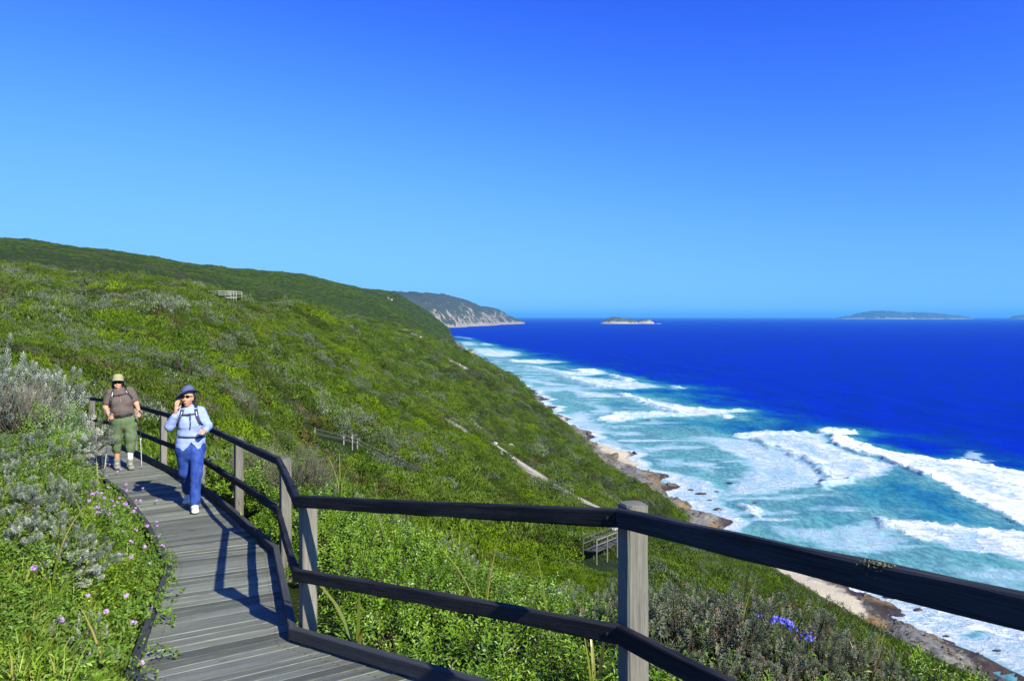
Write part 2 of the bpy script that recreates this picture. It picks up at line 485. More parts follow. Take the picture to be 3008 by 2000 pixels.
SAND_W = [(*sea_pt(*p), a, b) for p, a, b in SANDS]
OCHRE = [((1930,1418),5,9),((1972,1466),4,6),((2015,1496),4,7),((1905,1392),4,8),((2110,1560),4,7),((2560,1840),4,6),((2600,1762),5,6),((1690,1262),4,14)]
OCHRE_W = [(*sea_pt(*p), a, b) for p, a, b in OCHRE]
def blob(x, y, L, sd, soft=.6):
    r = np.zeros(np.shape(x)); wob = (fbm(x/3.1, y/3.1, 3, sd)-.5)*1.1
    for bx, by, a, b in L:
        q = np.hypot((x-bx)/a, (y-by)/b); r = np.maximum(r, sstep(1.0+soft*.5, 1.0-soft, q+wob))
    return r

# terrain sheet
_ts = np.tan(np.linspace(math.atan(-.98), math.atan(1.02), 560)); _rho = np.exp(np.linspace(math.log(5.2), math.log(3300), 760))
_T, _R = np.meshgrid(_ts, _rho); tx = _T*_R; ty = -7.5+_R
tz, ts_ = land(tx, ty)
tbare = blob(tx, ty, BARE_W, 41); tsand = blob(tx, ty, SAND_W, 43, .35); tochre = blob(tx, ty, OCHRE_W, 44)
tshore = sstep(5.5, 1.0, ts_+(fbm(tx/7, ty/7, 3, 51)-.5)*9)
# sand lies flat over the ledges
tz = tz*(1-tsand*.85)+(-75.6-4.4*np.clip((tx-toe_x(ty))/np.maximum(water_x(ty)-toe_x(ty), 4), 0, 1.3)+.15)*tsand*.85
def grid_quads(nr, nc):
    i = np.arange(nr*nc).reshape(nr, nc)
    return np.stack([i[:-1, :-1], i[:-1, 1:], i[1:, 1:], i[1:, :-1]], -1).reshape(-1, 4)

M = Mat('heath_slope', .9, .1)
P = M.pos()
n1 = M.noise(P, .05, 3); n2 = M.noise(P, .35, 5, .65); n3 = M.noise(P, 2.2, 4, .7)
green = M.ramp(n2, [(.28, (.010, .016, .004)), (.5, (.022, .038, .005)), (.72, (.045, .070, .010))])
brown = M.ramp(n3, [(.3, (.020, .017, .009)), (.7, (.07, .058, .030))])
veg = M.mix(M.maprange(n1, .52, .70), green, brown)
rock = M.ramp(M.noise(M.mapv(P, (1, 1, 2.5)), .55, 8, .7), [(.25, (.04, .038, .034)), (.45, (.15, .145, .125)), (.62, (.26, .245, .205)), (.8, (.42, .37, .27))])
wet = M.ramp(M.noise(P, .22, 6, .7), [(.3, (.022, .020, .028)), (.6, (.07, .052, .04)), (.8, (.12, .075, .035))])
sand = M.ramp(n3, [(.3, (.46, .40, .27)), (.7, (.56, .49, .34))])
ochre = M.ramp(M.noise(P, .7, 6, .7), [(.3, (.14, .09, .035)), (.7, (.36, .24, .09))])
bare = M.ramp(M.noise(P, 1.1, 6, .7), [(.32, (.16, .13, .085)), (.45, (.36, .32, .24)), (.7, (.54, .49, .39))])
sep = M.new('ShaderNodeSeparateXYZ'); M.link(P, sep.inputs[0])
lowz = M.maprange(M.math('ADD', sep.outputs[2], M.math('MULTIPLY', n2, 2.6)), -78.4, -76.6)
rock = M.mix(lowz, wet, rock)
rock = M.mix(M.attr('ochre', 'Fac'), rock, ochre)
rock = M.mix(M.attr('sand', 'Fac'), rock, sand)
c = M.mix(M.attr('shore', 'Fac'), veg, rock)
c = M.mix(M.attr('bare', 'Fac'), c, bare)
M.color(c)
M.bump(M.noise(P, 1.3, 7, .7), .7, .5)
terrain = obj('hillside', mesh_np('hillside', np.stack([tx, ty, tz], -1).reshape(-1, 3), grid_quads(*tx.shape), [M.m], True,
              {'bare': tbare.ravel(), 'sand': tsand.ravel(), 'shore': tshore.ravel(), 'ochre': tochre.ravel()}))
tag(terrain, 'steep green heath slope running down to the rocky shore', kind='structure')

# ------------------------------------------------------------------ sea
def Z7(*p): return [(1900+.4697*a, 1150+.4697*b) for a, b in p]
def Z6(*p): return [(1300+.4145*a, 850+.4145*b) for a, b in p]
def Z2(*p): return [(2050+.4061*a, 1600+.4061*b) for a, b in p]
# foam sheets on the water: outline, how dense, how soft (m)
FOAM = [
 (Z7((1140,300),(1230,355),(1350,395),(1480,425),(1620,480),(1740,535),(1870,590),(2000,660),(2120,720),(2240,770),(2400,850),(2420,520),(2200,470),(2000,432),(1850,425),(1700,395),(1560,375),(1400,330),(1290,290),(1180,278)), .98, 2.0),
 (Z7((550,275),(640,300),(740,340),(870,390),(1010,440),(1060,480),(1100,530),(1115,610),(1200,575),(1330,540),(1440,510),(1560,465),(1420,425),(1280,390),(1130,330),(1090,265),(850,262),(700,260)), .80, 3.0),
 (Z7((390,320),(480,372),(560,400),(625,430),(640,480),(620,540),(540,585),(470,635),(600,640),(760,632),(950,605),(1110,570),(1080,500),(1000,440),(850,385),(740,345),(600,300),(450,285)), .66, 3.0),
 (Z7((230,290),(330,315),(480,372),(560,340),(450,285),(330,280)), .45, 3.0),
 (Z7((1430,785),(1470,850),(1580,890),(1700,925),(1800,950),(1900,988),(2100,1015),(2400,1075),(2400,880),(2200,862),(2000,838),(1850,838),(1700,820),(1550,815)), .86, 2.5),
 (Z7((750,848),(830,885),(900,915),(1000,940),(1200,1000),(1400,1010),(1560,960),(1620,935),(1480,870),(1430,800),(1300,838),(1150,860),(1000,858),(870,855)), .55, 4.0),
 (Z7((590,718),(640,760),(700,775),(740,795),(735,750),(690,722),(640,716)), .8, 1.5),
 (Z7((110,620),(160,660),(260,705),(400,765),(540,795),(520,740),(440,650),(470,636),(400,570),(350,540),(240,530)), .62, 2.5),
 (Z7((1072,258),(1110,272),(1190,272),(1340,248),(1230,236),(1110,238)), .85, 1.5),
 (Z7((1950,402),(2060,425),(2170,445),(2100,410),(2060,372)), .50, 2.0),
 (Z7((1950,1140),(2100,1171),(2400,1180),(2400,1130),(2200,1098)), .45, 3.0),
 (Z7((1880,1060),(2100,1110),(2400,1200),(2400,1330),(1990,1160)), .40, 6.0),
 (Z7((1600,200),(1900,330),(2400,470),(2400,455),(1950,310)), .10, 3.0),
 (Z6((560,535),(700,570),(850,605),(1000,606),(1150,600),(1000,596),(900,588),(700,556)), .85, 4),
 (Z6((925,565),(980,590),(1050,602),(1150,596),(1100,572),(1000,566)), .9, 3),
 (Z6((830,615),(920,640),(1000,668),(1100,694),(1250,703),(1400,702),(1520,690),(1400,668),(1180,643),(1000,618),(900,612)), .8, 4),
 (Z6((1230,738),(1300,765),(1400,795),(1500,828),(1600,858),(1680,888),(1850,893),(2000,878),(2180,862),(1900,846),(1700,826),(1500,786),(1350,752)), .9, 3),
 (Z6((1080,925),(1200,944),(1400,914),(1600,902),(1750,893),(1600,876),(1400,866),(1250,876)), .8, 3),
 (Z6((920,712),(960,745),(1100,762),(1300,765),(1200,745),(1060,728)), .7, 3),
 (Z6((240,420),(240,450),(300,472),(420,478),(505,470),(525,446),(400,428)), .8, 6),
 (Z6((465,500),(490,516),(700,524),(845,516),(700,498)), .8, 4),
 (Z6((140,368),(165,396),(240,398),(210,378)), .7, 6), (Z6((282,385),(300,402),(335,388),(308,378)), .8, 5), (Z6((85,335),(200,352),(215,340)), .6, 8),
 (Z6((1190,606),(1230,632),(1262,618),(1215,600)), .85, 2), (Z6((1248,628),(1290,658),(1360,646),(1300,622)), .9, 2), (Z6((1630,680),(1650,698),(1710,696)), .85, 2),
 (Z6((1945,890),(1970,908),(2065,905),(2010,883)), .9, 2),
 (Z6((495,618),(620,652),(750,674),(910,684),(700,648)), .62, 4), (Z6((610,700),(625,732),(800,722),(1000,712),(1300,702),(920,688),(700,688)), .5, 5),
 (Z6((520,560),(620,580),(900,600),(700,570)), .5, 5),
 (Z6((820,912),(880,955),(1000,1005),(1260,1035),(1100,960),(1050,920),(1000,862),(900,885)), .55, 4),
 (Z6((920,788),(1060,834),(1085,808)), .45, 3), (Z6((1080,818),(1090,862),(1200,862),(1150,825)), .5, 3),
 (Z6((1000,1058),(1130,1088),(1350,1135),(1510,1185),(1350,1108),(1200,1058)), .52, 3),
 (Z6((1480,1110),(1500,1152),(1600,1105),(1710,1068)), .42, 3), (Z6((1530,1208),(1560,1255),(1680,1262),(1720,1200)), .42, 3), (Z6((1790,1230),(1850,1290),(1950,1310),(1900,1260)), .5, 3),
 (Z6((260,480),(380,500),(900,560),(560,500)), .38, 8), (Z6((600,640),(700,700),(640,740),(580,700)), .4, 5),
 (Z2((490,110),(560,165),(700,215),(830,245),(960,240),(1200,270),(900,190),(700,120)), .66, 2),
 (Z2((1380,335),(1450,385),(1500,425),(1400,470),(1320,495),(1400,520),(1560,545),(1640,470),(1640,410),(1550,370)), .45, 2),
 (Z2((1620,430),(1600,520),(1640,600),(1720,660),(1820,705),(1900,645),(2000,605),(2200,660),(2420,680),(2420,620),(2200,560),(1900,500)), .72, 2),
 (Z2((1780,775),(1950,768),(2200,840),(2420,930),(2420,690),(2250,660),(2100,650),(1900,700)), .62, 2.5),
]
def poly_sd(x, y, P):
    """signed distance to a polygon, inside positive"""
    n = len(P); d = np.full(x.shape, 1e18); ins = np.zeros(x.shape, bool)
    for i in range(n):
        ax, ay = P[i]; bx, by = P[(i+1) % n]; ex, ey = bx-ax, by-ay
        t = np.clip(((x-ax)*ex+(y-ay)*ey)/(ex*ex+ey*ey+1e-9), 0, 1)
        d = np.minimum(d, (x-ax-t*ex)**2+(y-ay-t*ey)**2)
        c = ((ay > y) != (by > y)) & (x < ex*(y-ay)/(ey if abs(ey) > 1e-9 else 1e-9)+ax)
        ins ^= c
    return np.where(ins, 1, -1)*np.sqrt(d)
_rows = np.concatenate([[-3000, -900, -300, -60, 40], np.exp(np.linspace(math.log(95), math.log(1700), 640)), np.exp(np.linspace(math.log(1760), math.log(200000), 60))])
_cols = np.concatenate([-np.exp(np.linspace(math.log(200000), math.log(60), 26)), np.linspace(-45, -16, 8), np.linspace(-14, 330, 400), 330+np.exp(np.linspace(math.log(3), math.log(200000), 70))])
_O, _Y = np.meshgrid(_cols, _rows); sx = _O+np.interp(_Y, WY, WX); sy = _Y.copy()
foam = np.zeros(sx.shape); ridge = np.zeros(sx.shape); halo = np.zeros(sx.shape)
wx = sx+(fbm(sx/9, sy/9, 4, 61, .65)-.5)*13; wy = sy+(fbm(sx/9, sy/9, 4, 62, .65)-.5)*13
for poly, dens, soft in FOAM:
    W = np.array([sea_pt(u, v) for u, v in poly]); lo = W.min(0)-25; hi = W.max(0)+25
    m = (sx > lo[0]) & (sx < hi[0]) & (sy > lo[1]) & (sy < hi[1])
    if not m.any(): continue
    sd = poly_sd(wx[m], wy[m], [tuple(p) for p in W])
    sc_ = np.clip(W[:, 1].mean()/350, .7, 3)
    soft = soft*(1.0 if dens > .92 else 1.9)
    f = dens*sstep(-soft*sc_, soft*sc_, sd)*(.62+.55*np.exp(-(np.maximum(sd, 0)/(7*sc_))**1.2)*.7+.5*(fbm(sx[m]/8, sy[m]/15, 4, 64)-.5))
    # the leading edge (towards the shore) is the thickest
    foam[m] = np.maximum(foam[m], f)
    halo[m] = np.maximum(halo[m], dens*sstep(-16*sc_, 6, sd+(fbm(sx[m]/14, sy[m]/14, 3, 66)-.5)*22))
    if dens > .75:
        ridge[m] = np.maximum(ridge[m], np.exp(-((sd-1.5*sc_)/(2.2*sc_))**2)*min(2.0, 1.6*sc_)*sstep(.0, -3, sx[m]-np.interp(sy[m], W[W[:, 1].argsort()][:, 1], W[W[:, 1].argsort()][:, 0])))
# thin lace along the water's edge
edge = sstep(9, 1, np.abs(sx-water_x(sy)-2.5))*sstep(120, 160, sy)*(1-sstep(1500, 2600, sy))
foam = np.maximum(foam, edge*.62)
streak = sstep(.50, .74, fbm(sx/26, sy/12, 5, 71))*sstep(150, 10, _O)*sstep(-5, 5, _O)*.5*(1-sstep(1200, 2000, sy))
foam = np.maximum(foam, streak)
near = (1-sstep(900, 4000, sy))*sstep(-8, 25, _O)
swell = near*(.5*np.sin(_O/(10.5+4*fbm(sx/140, sy/140, 2, 83))+5*fbm(sx/90, sy/120, 3, 84))*sstep(0, 90, _O)*fbm(sx/45, sy/70, 2, 85)*1.6+1.2*(fbm(sx/15, sy/34, 5, 81)-.5)+.35*(fbm(sx/4.2, sy/6.5, 3, 82)-.5))
szz = SEA+swell+ridge*near+foam*near*.35*(fbm(sx/2.2, sy/2.2, 3, 91)-.3)
shal = np.clip(1-(_O+(fbm(sx/60, sy/60, 4, 95)-.5)*130)/np.interp(sy, [150, 400, 1200, 2500], [275, 255, 225, 110]), -.5, 1)*(1-sstep(2200, 3200, sy))
shal = np.clip(shal+halo*.45, -.5, 1.1)
M = Mat('sea_water', .12, .16)
P = M.pos()
sh = M.attr('shallow', 'Fac'); fo = M.attr('foam', 'Fac')
mott = M.noise(M.mapv(P, (.035, .018, 1)), 1.0, 6, .62)
shv = M.math('ADD', sh, M.math('MULTIPLY', M.math('SUBTRACT', mott, .5), .75))
wc = M.ramp(shv, [(.0, (.0003, .017, .41)), (.18, (.0008, .040, .37)), (.36, (.006, .115, .31)), (.58, (.035, .235, .29)), (.9, (.14, .37, .35))])
chop = M.math('ADD', M.math('MULTIPLY', M.noise(M.mapv(P, (.5, .22, 1)), 1.0, 6, .68), .5), M.math('ADD', M.math('MULTIPLY', M.noise(M.mapv(P, (.06, .020, 1)), 1.0, 7, .72), .28), M.math('MULTIPLY', M.noise(M.mapv(P, (.011, .0032, 1)), 1.0, 8, .74), .22)))
wc = M.mix(M.maprange(chop, .44, .56), M.mix(M.maprange(sh, .0, .5, .72, .44), wc, (.0006, .03, .14, 1)), wc)  # shaded sides of the ripples painted into the water colour, strongest in deep water
fn = M.noise(M.mapv(P, (1, .7, 1)), .30, 9, .78)
fn2 = M.noise(M.mapv(P, (.16, .30, 1)), 1.0, 8, .7, 1.2)
fnn = M.math('ADD', M.math('MULTIPLY', fn, .45), M.math('MULTIPLY', fn2, .55))
# cover: noise below a threshold that grows with the foam amount
thr = M.maprange(fo, 0.0, 1.0, .30, .74, smooth=False)
cov = M.maprange(M.math('SUBTRACT', thr, fnn), -.06, .15)
cov = M.math('MULTIPLY', cov, M.maprange(fo, .03, .2))
fcol = M.ramp(fn, [(.3, (.60, .70, .76)), (.6, (.80, .83, .85))])
aer = M.ramp(fn, [(.3, (.22, .44, .49)), (.7, (.44, .64, .68))])
wc = M.mix(M.math('MULTIPLY', M.maprange(fo, .10, .46), .88), wc, aer)
df = M.new('ShaderNodeBsdfDiffuse'); gl = M.new('ShaderNodeBsdfGlossy'); mx = M.new('ShaderNodeMixShader')
M.link(M.mix(cov, wc, fcol), df.inputs['Color']); gl.inputs['Roughness'].default_value = .28
M.link(M.maprange(cov, 0, 1, .03, .0), mx.inputs[0]); M.link(df.outputs[0], mx.inputs[1]); M.link(gl.outputs[0], mx.inputs[2]); M.link(mx.outputs[0], M.out.inputs[0])
hgt = M.math('ADD', M.math('MULTIPLY', chop, 1.0), M.math('MULTIPLY', cov, .5))
M.bump(hgt, .75, 1.4)
bn = [n for n in M.N if n.type == 'BUMP'][0]
M.link(bn.outputs[0], df.inputs['Normal']); M.link(bn.outputs[0], gl.inputs['Normal'])
M.N.remove(M.b)
sea = obj('sea', mesh_np('sea', np.stack([sx, sy, szz], -1).reshape(-1, 3), grid_quads(*sx.shape), [M.m], True, {'foam': foam.ravel(), 'shallow': shal.ravel()}))
tag(sea, 'deep blue sea with white breakers and turquoise shallows', kind='structure')
# ------------------------------------------------------------------ far land
def heightfield(name, x0, x1, y0, y1, nx, ny, fn, mat):
    X, Y = np.meshgrid(np.linspace(x0, x1, nx), np.linspace(y0, y1, ny)); Z = fn(X, Y)
    q = grid_quads(ny, nx); z4 = Z.ravel()[q].max(1); q = q[z4 > SEA-6]
    V = np.stack([X, Y, Z], -1).reshape(-1, 3); used = np.unique(q); mp = np.full(len(V), -1); mp[used] = np.arange(len(used))
    return obj(name, mesh_np(name, V[used], mp[q], [mat], True))
def far_rock_mat(name, veg0, veg1, rk0, rk1, sc_, thr):
    M = Mat(name, .9, .1); P = M.pos()
    a = M.noise(M.mapv(P, (1, 1, .6)), sc_, 7, .68); b = M.noise(P, sc_*3.1, 6, .7)
    g = M.new('ShaderNodeNewGeometry'); sp = M.new('ShaderNodeSeparateXYZ'); M.link(g.outputs['Normal'], sp.inputs[0])
    st = M.maprange(sp.outputs[2], .55, .95, .13, -.05)
    veg = M.ramp(b, [(.3, veg0), (.7, veg1)]); rk = M.ramp(b, [(.3, rk0), (.7, rk1)])
    sz = M.new('ShaderNodeSeparateXYZ'); M.link(P, sz.inputs[0])
    low = M.maprange(sz.outputs[2], SEA+4, SEA+38, .22, 0)
    f = M.math('ADD', M.math('ADD', a, st), low)
    f = M.math('ADD', f, M.math('MULTIPLY', M.math('SUBTRACT', b, .5), .5))
    M.color(M.mix(M.maprange(f, thr, thr+.07), veg, rk)); M.bump(b, .8, 6.0)
    return M.m
m_head = far_rock_mat('headland_rock_and_scrub', (.028, .038, .028), (.062, .075, .046), (.17, .15, .125), (.34, .29, .22), .014, .615)
HB = np.array([(-900, 4700), (-560, 5300), (-420, 5800), (-250, 6650), (-60, 7700), (60, 8350), (150, 8950), (185, 9250), (150, 9500), (-200, 9800)])
HH = np.interp  # crest height along the head
def headland_z(X, Y):
    cx = np.interp(Y, HB[:8, 1], HB[:8, 0])
    cx = np.where(Y > 9250, 185-(Y-9250)*1.2, cx)+120*(fbm(Y/420, Y*0, 3, 7)-.5)
    ins = (cx-X)                                   # metres inland
    top = SEA+np.interp(Y, [4700, 5400, 5900, 6600, 7300, 7700, 8050, 8450, 8800, 9100, 9250, 9600], [200, 235, 262, 282, 255, 225, 205, 150, 95, 45, 12, -15])+10
    k = np.clip(ins/np.interp(Y, [5000, 7000, 9000], [330, 300, 180]), -.3, 3)
    z = SEA-8+(top-SEA+8)*(1-np.exp(-np.maximum(k, 0)*1.9))
    rg = fbm(X/160, Y/230, 5, 31)-.5
    z = z+np.where(k > 0, 62*rg*sstep(0, .5, k)*np.clip((top-SEA)/220, .1, 1), 0)+22*(fbm(X/45, Y/60, 4, 33)-.5)*sstep(0.02, .3, k)
    return np.where(k <= 0, SEA-12, z)
o = heightfield('headland', -1500, 330, 4700, 9900, 210, 300, headland_z, m_head)
tag(o, 'long rocky headland with pale cliffs reaching out into the sea', kind='structure')
m_is1 = far_rock_mat('island_grass_and_granite', (.045, .06, .028), (.08, .095, .045), (.22, .20, .17), (.40, .36, .30), .02, .60)
def isl(cx, cy, bumps, cut):
    def f(X, Y):
        z = np.zeros(X.shape)-30
        for bx, by, rx, ry, h, p in bumps:
            q = ((X-cx-bx)/rx)**2+((Y-cy-by)/ry)**2
            z = np.maximum(z, (h+26)*np.clip(1-q, 0, 1)**p-26)
        z = z+cut*(fbm(X/70, Y/70, 5, 17)-.5)*(z > -25)
        return SEA+z
    return f
ix, iy = (1845-U0)/F*8700, 8700.
o = heightfield('island', ix-420, ix+420, iy-300, iy+300, 150, 90, isl(ix, iy, [(-130, 0, 200, 150, 76, .75), (-20, 10, 220, 120, 56, .65), (185, -20, 125, 80, 60, .85), (330, -40, 80, 40, 6, .8), (-260, 0, 60, 50, 10, .8)], 16), m_is1)
tag(o, 'small grassy island with a pale granite knob beside it', kind='structure')
m_is2 = far_rock_mat('far_island_scrub', (.03, .045, .02), (.06, .075, .03), (.22, .19, .16), (.36, .32, .27), .004, .57)
D2 = 27000.
ix, iy = (2665-U0)/F*D2, D2
k = D2/F
o = heightfield('island', ix-225*k, ix+205*k, iy-1600, iy+1600, 240, 80, isl(ix, iy, [(-75*k, 0, 90*k, 1300, 92+15*k, .55), (20*k, 0, 130*k, 1200, 60+13*k, .6), (95*k, 0, 90*k, 900, 68+5*k, .6), (-150*k, 0, 62*k, 700, 65+3*k, .6)], 90), m_is2)
tag(o, 'long low island far off on the horizon', kind='structure')
ix = (2998-U0)/F*D2
o = heightfield('island', ix-60*k, ix+90*k, iy-800, iy+800, 70, 40, isl(ix, iy, [(10*k, 0, 36*k, 600, 70+6*k, .6), (50*k, 0, 30*k, 500, 60, .6)], 50), m_is2)
tag(o, 'end of another rocky island on the horizon', kind='structure')

# ------------------------------------------------------------------ boardwalk
walk = empty('boardwalk', tuple(DC[3])); tag(walk, 'weathered grey timber boardwalk leading down between the shrubs', kind='structure')
def child(o, root):
    """keep world coordinates of geometry although the root Empty sits at the base of the thing"""
    o.parent = root; o.matrix_parent_inverse = root.matrix_basis.inverted() if False else o.matrix_parent_inverse
    o.location = tuple(-np.array(root.location)) if root.rotation_euler.z == 0 else o.location
    return o
PW = .142; GAP = .009
for i in range(1, len(POSTS)-1):
    a0, a1, b0, b1 = DR[i], DR[i+1], DL[i], DL[i+1]
    L = np.linalg.norm((a0+b0)/2-(a1+b1)/2); n = max(1, int(round(L/PW)))
    for j in range(n):
        g = GAP/L
        t0, t1 = j/n+g/2, (j+1)/n-g/2
        jz = random.uniform(-.0025, .0025); tl = random.uniform(-.003, .003)
        pr0, pr1 = a0+(a1-a0)*t0, a0+(a1-a0)*t1; pl0, pl1 = b0+(b1-b0)*t0, b0+(b1-b0)*t1
        jr, jl = random.uniform(0, .012), random.uniform(0, .03)
        ex = nrm(pl0-pr0)
        pr0, pr1, pl0, pl1 = pr0-ex*jr, pr1-ex*jr, pl0+ex*jl, pl1+ex*jl
        V = []; A = []; sd = random.uniform(0, 50)
        for q, al, ac in ((pr0, 0, 0), (pr1, 0, 1), (pl1, DECK_W, 1), (pl0, DECK_W, 0)):
            V.append(q+np.array([0, 0, jz+tl*(1 if ac else -1)])); A.append((al, ac*PW+sd, sd))
        for k_ in range(4):
            V.append(V[k_]-np.array([0, 0, .036])); A.append(A[k_])
        # slightly eased top edges
        mb = MB(); mb.add(V, np.array([[0, 1, 2, 3], [7, 6, 5, 4], [0, 4, 5, 1], [1, 5, 6, 2], [2, 6, 7, 3], [3, 7, 4, 0]])[:, ::-1], A)
        child(mb.build('plank', M_DECK), walk)
# screws: pairs of heads over the bearers
scr = MB()
for i in range(1, len(POSTS)-2):
    a0, a1, b0, b1 = DR[i], DR[i+1], DL[i], DL[i+1]
    L = np.linalg.norm((a0+b0)/2-(a1+b1)/2); n = max(1, int(round(L/PW)))
    for j in range(n):
        for s_ in (.13, .87):
            for q in (.25, .75):
                t = (j+q)/n; p = (a0+(a1-a0)*t)*(1-s_)+(b0+(b1-b0)*t)*s_+np.array([random.uniform(-.006, .006), random.uniform(-.006, .006), .0035])
                r = .0055
                scr.add([p+np.array([r*math.cos(w), r*math.sin(w), 0]) for w in np.arange(6)*math.pi/3], np.array([[0, 1, 2, 3], [0, 3, 4, 5]]))
o = child(scr.build('screw_heads', M_SCREW), walk); o['kind'] = 'stuff'
# kerb boards on both edges, bearers under the planks
for off, nm in ((.075+.03, 'kerb_board'), (.075+DECK_W-.02, 'kerb_board'), (.22, 'bearer'), (.075+DECK_W-.2, 'bearer')):
    PL = poly_offset(POSTS, off)
    for i in range(1, len(PL)-1):
        p0, p1 = PL[i].copy(), PL[i+1].copy()
        up = (.062 if off < .5 else .016) if nm == 'kerb_board' else -.115
        p0[2] += up; p1[2] += up
        d = nrm(p1-p0)
        dp = nrm(p0-(PL[i-1]+[0, 0, up])); dn = nrm(PL[min(i+2, len(PL)-1)]+[0, 0, up]-p1) if i+2 < len(PL) else d
        e0, e1 = nrm(d+dp), nrm(d+dn)
        p0 = p0+d*.002; p1 = p1-d*.002
        mb = MB(); beam(mb, p0, p1, .06 if nm == 'kerb_board' else .09, .085 if nm == 'kerb_board' and off < .5 else .05 if nm == 'kerb_board' else .15, e0=e0, e1=e1, seed=random.uniform(0, 40))
        child(mb.build(nm, M_KERB), walk)

# ------------------------------------------------------------------ railing
rail = empty('railing', tuple(POSTS[3])); tag(rail, 'dark timber post and double rail fence along the seaward edge of the boardwalk', 'railing')
TOPH, MIDH, RH, RW, PWD = 1.045, .515, .082, .048, .108
def lichen(): pass
for i in range(1, len(POSTS)-1):
    p = POSTS[i]; d = nrm((POSTS[i+1]-POSTS[i])*np.array([1, 1, 0])); dprev = nrm((POSTS[i]-POSTS[i-1])*np.array([1, 1, 0]))
    ax = dprev if i in (2,) else d if i not in (3,) else nrm(d+dprev)
    h = TOPH-.03+random.uniform(-.010, .012)
    if i == 2: h = TOPH+.012
    mb = MB(); up = ax
    lean = np.array([random.uniform(-.008, .008), random.uniform(-.008, .008), 0])
    beam(mb, p-np.array([0, 0, .7]), p+lean+np.array([0, 0, h]), PWD, PWD, up=up, ch=.010, seed=random.uniform(0, 40), seg=8, rough=.0012)
    # worn top: a low second step so that the head is rounded over
    beam(mb, p+lean+np.array([0, 0, h-.003]), p+lean+np.array([0, 0, h+.005]), PWD*.91, PWD*.91, up=up, ch=.02, seed=9.0)
    child(mb.build('post', M_POST), rail)
RL = poly_offset(POSTS, PWD/2+RW/2+.001)
for nm, hh in (('top_rail', TOPH-RH/2), ('middle_rail', MIDH-RH/2)):
    PL = RL.copy(); PL[:, 2] += hh
    for i in range(0, len(PL)-2):
        p0, p1 = PL[i], PL[i+1]; d = nrm(p1-p0)
        e0 = nrm(d+nrm(p0-PL[i-1])) if i > 0 else d
        e1 = nrm(d+nrm(PL[i+2]-p1))
        mb = MB(); beam(mb, p0+d*.0015, p1-d*.0015, RW, RH, e0=e0, e1=e1, ch=.007, seed=random.uniform(0, 40), seg=14, rough=.0016)
        child(mb.build(nm, M_RAIL), rail)
# coach bolts through the rails
for i in range(1, len(POSTS)-1):
    for hh in (TOPH-RH/2, MIDH-RH/2):
        d_ = nrm((POSTS[i+1]-POSTS[i])*np.array([1, 1, 0])); n_ = np.array([-d_[1], d_[0], 0]); c_ = RL[i]+d_*.055+n_*(RW/2)+np.array([0, 0, hh])+(POSTS[i+1]-POSTS[i])*np.array([0, 0, 1])*.055/np.linalg.norm((POSTS[i+1]-POSTS[i])[:2])
        mb = MB(); tube(mb, [c_-n_*.004, c_+n_*.004], [.010, .008], 8); child(mb.build('bolt', M_SCREW), rail)
# patch of lichen on the near top rail
M = Mat('lichen', .95, .05); tcn = M.new('ShaderNodeTexCoord').outputs['Object']
M.color(M.ramp(M.noise(tcn, 60, 5), [(.35, (.10, .10, .05)), (.6, (.26, .25, .12))])); m_lich = M.m
q0, q1 = RL[1]+np.array([0, 0, TOPH]), RL[2]+np.array([0, 0, TOPH])
best = min(np.linspace(0, 1, 200), key=lambda t: abs(U0+F*(q0+(q1-q0)*t)[0]/max((q0+(q1-q0)*t)[1], .1)-2575))
c0 = q0+(q1-q0)*best; dd = nrm(q1-q0); sd_ = np.array([-dd[1], dd[0], 0])
mb = MB()
for k_ in range(160):
    t = random.gauss(0, .028); s_ = RW/2*random.uniform(-.3, 1.05); zz = 0.001
    pp = c0+dd*t+sd_*min(s_, RW/2-.002)
    if s_ > RW/2-.004: pp = c0+dd*t+sd_*(RW/2+.001)-np.array([0, 0, abs(random.gauss(0, .012))+.003])
    r = random.uniform(.002, .0055); n = nrm(np.random.default_rng(k_).normal(size=3))
    a = nrm(np.cross(n, [0, 0, 1.])); b = np.cross(n, a)
    mb.add([pp+a*r, pp+b*r, pp-a*r, pp-b*r+n*r, pp+n*r], np.array([[0, 1, 4], [1, 2, 4], [2, 3, 4], [3, 0, 4]]))
o = child(mb.build('lichen', m_lich), rail); o['kind'] = 'stuff'

# ------------------------------------------------------------------ lookout platform on the spur, stairs and handrails in the gully
m_far_wood = plain('silvered_timber', (.30, .30, .27), .85, .1, .25, 0, 3)
m_dark_wood = plain('dark_timber', (.07, .07, .065), .85, .1, .3, 0, 3)
c = ray_hit(660, 872); pm = c[1]/F                       # metres for a photograph pixel there
zt = lambda v: -(v-V0)/F*c[1]
look = empty('lookout_platform', tuple(c)); tag(look, 'grey timber lookout platform with post and rail sides on the green spur', 'platform')
def lbeam(nm, p0, p1, w, h, mat=m_far_wood, up=(0, 0, 1), root=None):
    mb = MB(); beam(mb, p0, p1, w, h, up=up, ch=.004, seed=random.uniform(0, 9)); return child(mb.build(nm, mat), root)
zdk = zt(873); y0 = c[1]
ux = lambda u: (u-U0)/F*c[1]
for k_ in range(16):
    x = ux(648)+(ux(700)-ux(648))*(k_+.5)/16
    lbeam('plank', (x, y0-1.2, zdk), (x, y0+2.6, zdk), (ux(700)-ux(648))/16*.94, .06, root=look)
lbeam('bearer', (ux(646), y0-1.2, zdk-.16), (ux(702), y0-1.2, zdk-.16), .1, .22, root=look)
for u_ in (611, 631, 649, 684, 692, 699.5):
    yy = y0-1.2+(1.6 if u_ < 640 else 0)
    lbeam('post', (ux(u_), yy, zdk-1.0), (ux(u_), yy, zt(854)), .14, .14, up=(0, 1, 0), root=look)
